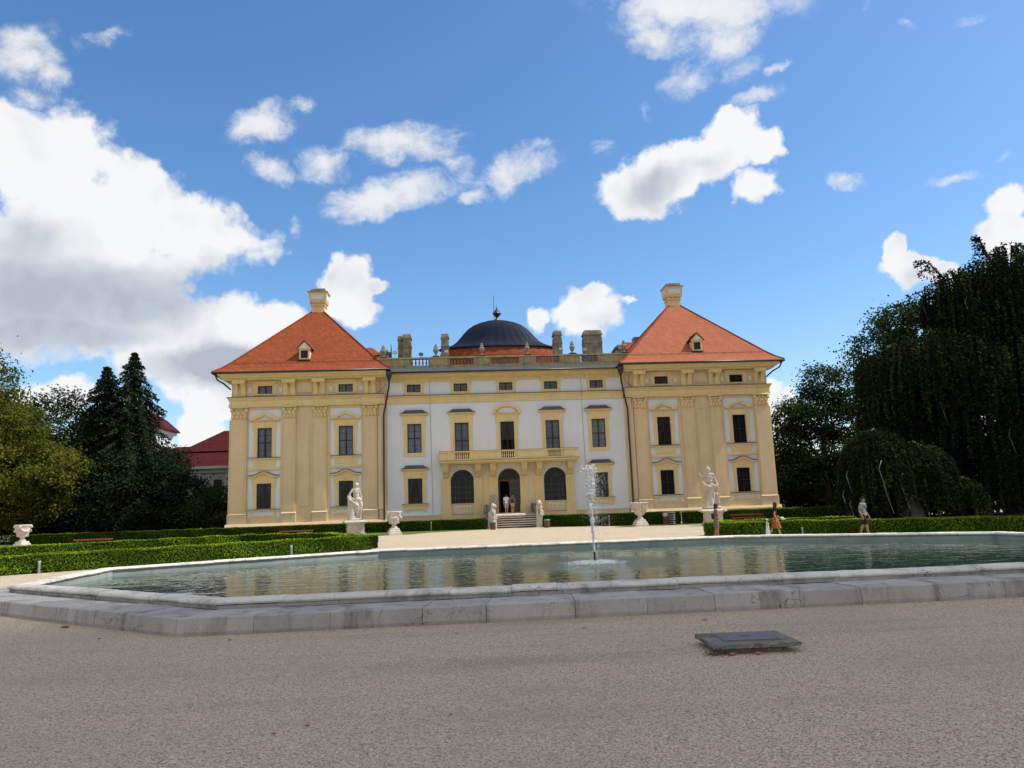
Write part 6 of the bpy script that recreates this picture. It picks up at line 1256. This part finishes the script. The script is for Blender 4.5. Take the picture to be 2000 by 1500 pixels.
# ---- people
SKIN = mat('light_skin', (.50, .27, .18, 1), (.44, .22, .14, 1), 6, .55, 0, 30, .35); SKIN_T = mat('tanned_skin', (.40, .19, .115, 1), (.34, .15, .09, 1), 6, .55, 0, 30, .35)
HAIR_DK = mat('dark_brown_hair', (.028, .014, .010, 1), (.05, .022, .014, 1), 30, .5); HAIR_BL = mat('fair_hair', (.36, .21, .10, 1), (.28, .15, .07, 1), 30, .55)
EYE = mat('dark_eye', (.02, .015, .012, 1), rough=.2)
cloth = lambda n, c, c2=None, sc=8: mat(n, (*c, 1), (*c2, 1) if c2 else None, sc, .9, .15, 60, .1)
def person(label, loc, rz, h, skin, arms, legs, lean=0.0, head=(0, 0), slim=1.0, vox=.0085):
    """arms: ((elbow),(wrist),(finger direction)) for right (-x) and left (+x); legs: (hip swing, knee bend) in radians; faces -Y; units of a 1.7 m adult"""
    t = thing('person', label, 'person', loc, rz); k = h/1.7; V = lambda *p: Vector(p)*k; g = Fig(); J = {}
    hipz = .90; swing = []
    for s, (sw, kn) in zip((-1, 1), legs):
        hip = V(s*.085, 0, hipz); knee = hip+V(0, -math.sin(sw)*.42, -math.cos(sw)*.42); a = sw-kn; ank = knee+V(0, -math.sin(a)*.41, -math.cos(a)*.41); J[('hip', s)], J[('knee', s)], J[('ank', s)] = hip, knee, ank
        swing.append(ank.z)
    dz = .075*k-min(swing)
    up = Vector((0, 0, dz))
    for q in J: J[q] = J[q]+up
    for s in (-1, 1):
        hip, knee, ank = J[('hip', s)], J[('knee', s)], J[('ank', s)]; mid = knee.lerp(ank, .35)+Vector((0, .018*k, 0))
        g.chain([hip, hip.lerp(knee, .5), knee, mid, ank], [.083*k*slim, .07*k*slim, .052*k*slim, .053*k*slim, .036*k])
        g.cap(ank+Vector((0, .03*k, -.035*k)), ank+Vector((0, -.15*k, -.048*k)), .036*k, .028*k, flat=.9)
    sh = .17*slim; ly = lambda z: -lean*(z-.9)
    pel, wai, che = V(0, 0, .94)+up, V(0, ly(1.1), 1.10)+up, V(0, ly(1.28), 1.28)+up
    g.ell(pel, (.150*k*slim, .10*k*slim, .12*k)); g.ell(wai, (.122*k*slim, .088*k*slim, .15*k)); g.ell(che, (.155*k*slim, .10*k*slim, .17*k)); nk = V(0, ly(1.45)+.0, 1.44)+up; hd = V(head[0]*.05, ly(1.58)-.015+head[1], 1.585)+up
    g.cap(nk-V(0, 0, .04), hd, .052*k, .046*k)
    yaw = head[0]; E = Matrix.Rotation(-yaw, 3, 'Z'); H = lambda x, y, z: hd+E @ (Vector((x, y, z))*k)
    g.ell(H(0, .005, .035), (.074*k, .092*k, .092*k)); g.ell(H(0, -.03, -.03), (.055*k, .062*k, .075*k)); g.cap(H(0, -.088, .02), H(0, -.108, -.012), .010*k, .014*k, 8); g.ell(H(0, -.086, -.048), (.024*k, .012*k, .009*k))
    for s in (-1, 1): g.ell(H(s*.076, .0, .0), (.012*k, .022*k, .032*k)); g.ell(H(s*.03, -.086, .036), (.02*k, .01*k, .006*k))
    J['hd'] = hd; J['nk'] = nk; J['H'] = H; J['up'] = up; J['V'] = V; J['k'] = k; J['ly'] = ly
    for s, (el, wr, fd) in zip((-1, 1), arms):
        S0 = V(s*sh, ly(1.40), 1.395)+up; el, wr = V(*el)+up, V(*wr)+up; J[('sh', s)], J[('el', s)], J[('wr', s)] = S0, el, wr
        g.cap(V(s*.06, ly(1.42), 1.42)+up, S0, .055*k, .055*k); g.chain([S0, S0.lerp(el, .5), el, el.lerp(wr, .4), wr], [.052*k*slim, .045*k*slim, .037*k*slim, .037*k*slim, .026*k])
        f = Vector(fd).normalized(); side = f.cross(Vector((s, 0, 0)) if abs(f.x) < .8 else Vector((0, 0, 1))).normalized(); nrm = side.cross(f).normalized(); palm = wr+f*.05*k
        for u in (-1, 0, 1): g.cap(wr+side*u*.012*k, palm+f*.04*k+side*u*.024*k, .018*k, .016*k, 8)
        for u, ln in ((-1.5, .060), (-.5, .076), (.5, .080), (1.5, .070)):
            b0 = palm+f*.045*k+side*u*.0185*k; b1 = b0+(f*.8+nrm*.25*s+side*u*.08).normalized()*ln*.55*k; b2 = b1+(f*.6+nrm*.6*s).normalized()*ln*.5*k; g.chain([b0, b1, b2], [.0092*k, .0085*k, .0075*k], 7)
        b0 = wr+f*.025*k-side*.022*k; b1 = b0+(f*.6-side*.75).normalized()*.038*k; g.chain([b0, b1, b1+(f*.9-side*.2).normalized()*.032*k], [.013*k, .011*k, .009*k], 7)
    J['g'] = g; J['body'] = g.build('body', skin, t, vox*k, 2, .4); J['t'] = t
    for s in (-1, 1):
        e = MB(); c = H(s*.03, -.089, .022); e.lathe([(.001, -.007*k), (.008*k, -.004*k), (.010*k, 0), (.008*k, .004*k), (.001, .007*k)], 8, c); e.build('eye', EYE, J['body'], True)
    return J
def top_(J, name, m, sleeve=.55, hem=.93, slim=1.0, loose=.014, hip=.15):
    g = Fig(); V, up, k, ly = J['V'], J['up'], J['k'], J['ly']; L = loose
    g.ell(V(0, ly(1.28), 1.28)+up, ((.155*slim+L)*k, (.10*slim+L)*k, .185*k)); g.ell(V(0, ly(1.1), 1.10)+up, ((.128*slim+L)*k, (.092*slim+L)*k, .17*k)); g.cap(V(-.075, ly(1.42), 1.42)+up, V(.075, ly(1.42), 1.42)+up, .062*k, .062*k)
    ring = lambda z, rx, ry: [tuple(V(rx*math.cos(2*math.pi*i/20), ry*math.sin(2*math.pi*i/20)+ly(z), z)+up) for i in range(20)]
    g.b.loft([ring(1.2, (.13*slim+L), (.092*slim+L)), ring(1.05, (.13*slim+L), (.095*slim+L)), ring(hem+.06, (hip*slim+L*.9), (.105*slim+L)), ring(hem, (hip*slim+L), (.108*slim+L))])
    for s in (-1, 1):
        a, b_ = J[('sh', s)], J[('el', s)]
        g.cap(V(s*.07, ly(1.41), 1.41)+up, a, .064*k, .062*k); e = a.lerp(b_, sleeve); tt = (b_-a).normalized()
        if sleeve > .15:
            p = tt.cross(Vector((0, 0, 1)) if abs(tt.z) < .9 else Vector((1, 0, 0))).normalized(); q = p.cross(tt); rr_ = [(a-tt*.02*k, .058*slim+.004), (a.lerp(e, .5), .06*slim+.003), (e, .058*slim+.006)]; g.b.loft([[tuple(c+(p*math.cos(2*math.pi*i/12)+q*math.sin(2*math.pi*i/12))*r*k) for i in range(12)] for c, r in rr_])
    return g.build(name, m, J['t'], .011, 1, .4)
def shorts(J, m, frac=.85, waist=1.02, slim=1.0, name='shorts'):
    g = Fig(); V, up, k = J['V'], J['up'], J['k']; ring = lambda z, rx, ry: [tuple(V(rx*math.cos(2*math.pi*i/20), ry*math.sin(2*math.pi*i/20), z)+up) for i in range(20)]
    g.b.loft([ring(.84, .145*slim, .11*slim), ring(.93, .168*slim, .122*slim), ring(waist, .145*slim, .108*slim)])
    for s in (-1, 1):
        a, b_ = J[('hip', s)], J[('knee', s)]; tt = (b_-a).normalized(); p = Vector((1, 0, 0)); q = tt.cross(p).normalized(); e = a.lerp(b_, frac)
        g.b.loft([[tuple(c+(p*math.cos(2*math.pi*i/14)+q*math.sin(2*math.pi*i/14))*r*k) for i in range(14)] for c, r in ((a+Vector((0, 0, .05*k)), .088*slim), (a.lerp(e, .4), .098*slim), (e, .092*slim))])
    return g.build(name, m, J['t'], .011, 1, .4)
def skirt(J, m, z1, z0, r1, r0, fold=9, amp=.05, name='skirt', sway=0.0, x0=0.0):
    b = MB(); V, up = J['V'], J['up']; rings = []; n = 60
    for j in range(13):
        f = j/12; z = z1+(z0-z1)*f; r = r1+(r0-r1)*f**.8
        rings.append([tuple(V(x0*f+r*(1+amp*f*math.sin(fold*a+f))*math.cos(a), sway*f+r*.72*(1+amp*f*math.sin(fold*a+f))*math.sin(a), z)+up) for a in (2*math.pi*i/n for i in range(n))])
    inner = [[tuple((Vector(p)-Vector((0, 0, .0)))*1) for p in r] for r in rings]
    b.loft(rings, cap=False); b.loft([rings[-1], [tuple(V(0, 0, z0+.1)+up) for _ in range(n)]], cap=False); return b.build(name, m, J['t'], True)
def hair(J, m, long=0.0, bun=False, vol=1.0):
    g = Fig(); H, k = J['H'], J['k']; g.ell(H(0, .018, .05), (.084*k*vol, .096*k*vol, .09*k*vol)); g.ell(H(0, .05, .0), (.078*k*vol, .066*k*vol, .085*k*vol))
    if long:
        for s in (-1, 0, 1): g.chain([H(s*.05, .06, .02), H(s*.062, .075, -.08), H(s*.05, .075, -.08-long)], [.045*k*vol, .048*k*vol, .028*k])
        for s in (-1, 1): g.chain([H(s*.075, -.01, .05), H(s*.085, .01, -.03), H(s*.08, .03, -.06-long*.5)], [.026*k, .03*k, .022*k])
    if bun: g.ell(H(0, .11, .06), (.045*k, .045*k, .045*k))
    return g.build('hair', m, J['t'], .009, 1, .4)
def shoes(J, m):
    for s in (-1, 1):
        g = Fig(); a, k = J[('ank', s)], J['k']; g.cap(a+Vector((0, .035*k, -.037*k)), a+Vector((0, -.155*k, -.05*k)), .043*k, .034*k); g.cap(a+Vector((0, .01*k, 0)), a+Vector((0, .02*k, -.03*k)), .042*k, .044*k); g.build('shoe', m, J['t'], .01, 1, .4)
def strap(J, pts, r, m, name='strap'): b = MB(); b.tube([J['V'](*p)+J['up'] for p in pts], r, 6); return b.build(name, m, J['t'])
# woman taking a picture, facing right (towards +X)
J = person('woman with curly dark hair holding up a phone in front of the right statue', (7.38, -37.0, 0), R(78), 1.63, SKIN_T, (((-.22, -.10, 1.14), (-.06, -.34, 1.24), (.1, -.6, .8)), ((.22, -.10, 1.14), (.06, -.34, 1.26), (-.1, -.6, .8))), ((.10, .05), (-.06, .06)), .03, (.1, -.02), .98)
PR = cloth('patterned_grey_dress', (.10, .08, .07), (.20, .17, .145), 26)
top_(J, 'dress_top', PR, .35, .95, .98); skirt(J, PR, 1.02, .52, .145, .185, 7, .05, 'dress_skirt'); hair(J, HAIR_DK, .05, False, 1.18); shoes(J, cloth('brown_sandal', (.12, .07, .04)))
b = MB(); c = (J[('wr', -1)]+J[('wr', 1)])/2+Vector((0, -.08, .07)); b.box(c.x-.04, c.x+.04, c.y-.008, c.y+.008, c.z-.03, c.z+.12); ph = b.build('phone', PIPE_BK); ph.matrix_world = J['t'].matrix_basis.copy(); tag(ph, 'dark phone held up by the woman in the grey dress', 'phone')
b = MB(); V, up = J['V'], J['up']; q = V(-.02, .16, 1.10)+up; b.loft([[tuple(q+Vector((.10*math.cos(a)*w, .06*math.sin(a)*w, z))) for a in (2*math.pi*i/14 for i in range(14))] for z, w in ((-.14, .6), (-.10, 1), (.08, 1), (.14, .6))]); o = b.build('backpack', PIPE_BK, None, True); o.matrix_world = J['t'].matrix_basis.copy(); tag(o, 'black backpack worn by the woman in the grey dress', 'bag')
# mother walking to the right
J = person('woman in black top and rust skirt walking right beside a small child', (9.72, -38.3, 0), R(80), 1.64, SKIN, (((-.24, .06, 1.13), (-.27, -.02, .90), (-.1, -.1, -1)), ((.23, -.04, 1.14), (.18, -.24, .98), (0, -.8, -.4))), ((.30, .10), (-.26, .15)), .06, (.0, -.03), .95)
top_(J, 'top', cloth('black_top', (.012, .012, .013), (.03, .03, .032)), .5, .98, .95); skirt(J, cloth('rust_skirt', (.36, .14, .045), (.27, .095, .03), 5), 1.04, .48, .135, .30, 11, .09, 'skirt', -.05); hair(J, HAIR_DK, .16); shoes(J, cloth('dark_shoe', (.03, .025, .02)))
wr = J[('wr', 1)]+Vector((0, -.13, -.05)); g = Fig(); g.ell(wr, (.07, .09, .065)); g.cap(wr+Vector((0, -.02, -.03)), wr+Vector((0, -.15, -.035)), .05, .03, flat=.4); o = g.build('sun_hat', cloth('white_hat_cloth', (.78, .78, .77)), None, .012, 1); o.matrix_world = J['t'].matrix_basis.copy(); tag(o, 'small white cap carried in the hand of the mother', 'hat')
# child
J = person('small child in white dress and white sun hat holding the mother', (9.33, -38.35, 0), R(70), .86, SKIN, (((-.2, .02, 1.08), (-.2, -.06, .86), (0, -.2, -1)), ((.22, -.02, 1.12), (.26, -.06, .96), (.2, -.2, -.8))), ((.15, .1), (-.15, .1)), .0, (0, 0), 1.12, .011)
WD = cloth('white_blue_dress', (.70, .74, .78), (.58, .66, .74), 4); top_(J, 'dress_top', WD, .2, .95, 1.1); skirt(J, WD, 1.1, .36, .17, .30, 8, .06, 'dress_skirt'); hair(J, HAIR_BL, .12)
g = Fig(); H, k = J['H'], J['k']; g.ell(H(0, .01, .075), (.10*k, .115*k, .085*k)); g.ell(H(0, -.03, .04), (.115*k, .15*k, .022*k)); g.build('sun_hat', cloth('white_cap', (.82, .82, .82)), J['t'], .009, 1)
# man walking
J = person('man in grey blue t-shirt and dark shorts strolling past the right hedge', (13.12, -39.9, 0), R(38), 1.74, SKIN_T, (((-.25, .05, 1.12), (-.27, -.06, .88), (0, -.15, -1)), ((.25, .03, 1.12), (.24, -.12, .88), (0, -.2, -1))), ((.34, .22), (-.22, .18)), .02, (-.25, 0), 1.08)
top_(J, 'tshirt', cloth('grey_blue_tshirt', (.15, .19, .24), (.26, .30, .34), 5), .72, .90, 1.1); shorts(J, cloth('dark_shorts', (.025, .023, .028)), .92, 1.0, 1.06); shoes(J, cloth('grey_shoe', (.10, .10, .10)))
g = Fig(); H, k = J['H'], J['k']; g.ell(H(0, .012, .062), (.088*k, .102*k, .075*k)); g.ell(H(0, -.10, .05), (.06*k, .07*k, .010*k)); g.build('cap', cloth('dark_cap', (.015, .017, .016)), J['t'], .009, 1); hair(J, HAIR_DK, 0, False, .94)
strap(J, [(-.15, .05, 1.44), (-.09, -.13, 1.34), (.05, -.135, 1.12), (.17, -.06, .97), (.10, .13, 1.05), (-.08, .14, 1.30), (-.15, .05, 1.44)], .014, PIPE_BK)
# couple going in through the door, seen from behind
J = person('man in white t-shirt and pale shorts going in at the door', (-.42, -1.55, 1.25), R(180), 1.76, SKIN, (((-.24, .02, 1.12), (-.26, -.10, .88), (0, -.15, -1)), ((.24, .03, 1.12), (.25, -.02, .87), (0, -.1, -1))), ((.12, .08), (-.10, .10)), .02, (0, 0), 1.06, .012)
top_(J, 'tshirt', cloth('white_tshirt', (.74, .71, .68), (.66, .63, .61)), .72, .90, 1.12); shorts(J, cloth('pale_grey_shorts', (.42, .40, .38)), 1.0, 1.0, 1.06); hair(J, HAIR_DK); shoes(J, cloth('white_trainer', (.7, .7, .7)))
J = person('fair haired woman in pale shorts with a navy backpack at the door', (.16, -1.60, 1.25), R(176), 1.66, SKIN, (((-.21, .05, 1.13), (-.22, -.04, .90), (0, -.15, -1)), ((.22, .06, 1.13), (.24, .0, .90), (0, -.1, -1))), ((.16, .1), (-.12, .14)), .02, (0, 0), .94, .012)
top_(J, 'top', cloth('rose_top', (.46, .25, .24)), .1, .95, .95); shorts(J, cloth('sand_shorts', (.50, .40, .36)), .5, 1.0, .98); hair(J, HAIR_BL, .06, True); shoes(J, cloth('tan_sandal', (.3, .2, .14)))
b = MB(); V, up = J['V'], J['up']; q = V(0, .17, 1.20)+up; b.loft([[tuple(q+Vector((.15*math.cos(a)*w, .09*math.sin(a)*w, z))) for a in (2*math.pi*i/16 for i in range(16))] for z, w in ((-.22, .7), (-.18, 1), (.08, 1), (.19, .75), (.23, .3))]); o = b.build('backpack', cloth('navy_backpack', (.022, .022, .07), (.04, .04, .11)), None, True); o.matrix_world = J['t'].matrix_basis.copy(); tag(o, 'navy backpack on the fair haired woman at the door', 'bag')

# ------------------------------------------------------------------ buildings behind the left trees
T = thing('riding_house', 'long pale building with a steep dark red roof left of the palace', 'building', (0, 0, 0)); m = MB()
m.loft([[(-66, 52, 10.0), (-25, 52, 10.0), (-25, 70, 10.0), (-66, 70, 10.0)], [(-51.0, 57, 13.6), (-25, 57, 13.6), (-25, 65, 13.6), (-51.0, 65, 13.6)]]); m.loft([[(-50.2, 55.2, 12.6), (-25, 55.2, 12.6), (-25, 67, 12.6), (-50.2, 67, 12.6)], [(-44.4, 60, 16.4), (-25, 60, 16.4), (-25, 62.5, 16.4), (-44.4, 62.5, 16.4)]]); m.build('roof', TILE_R, T)
m = MB(); m.box(-65.5, -25, 52.6, 69.5, 0, 9.9); m.box(-65.7, -25, 52.3, 52.6, 8.9, 9.9); m.box(-66, -25, 51.8, 52.3, 9.55, 9.98)
for i in range(9): m.box(-64+i*4.4, -63.2+i*4.4, 52.45, 52.6, 0, 8.9)
m.build('wall', mat('pale_grey_render', (.36, .37, .37, 1), (.30, .31, .315, 1), .7, .9), T)
for i in range(6):
    m = MB(); m.box(-62.2+i*6.2, -61+i*6.2, 52.4, 52.62, 5.0, 7.8); m.build('window', ROOM, T)
m = MB(); m.box(-48.2, -47.6, 56.2, 56.8, 12.6, 13.1); m.build('skylight', METAL_G, T)
T = thing('church_tower', 'pale tower with red tiled cap half hidden by the firs', 'tower', (-62.6, 72, 0)); m = MB(); m.box(-4.0, 4.0, -4, 4, 0, 17.4); m.box(-4.3, 4.3, -4.3, 4.3, 15.0, 15.4); m.box(-4.5, 4.5, -4.5, 4.5, 17.4, 18.0)
m.build('wall', W_WALL, T); m = MB(); sq = lambda h, z: [(-h, -h, z), (h, -h, z), (h, h, z), (-h, h, z)]; m.loft([sq(5.0, 18.0), sq(4.9, 18.3), sq(3.2, 20.2), sq(.6, 22.2)]); m.build('roof', TILE_R, T)
for k in (-1, 1): m = MB(); m.box(k*1.6-.5, k*1.6+.5, -4.05, -3.9, 12.2, 14.4); m.build('window', ROOM, T)
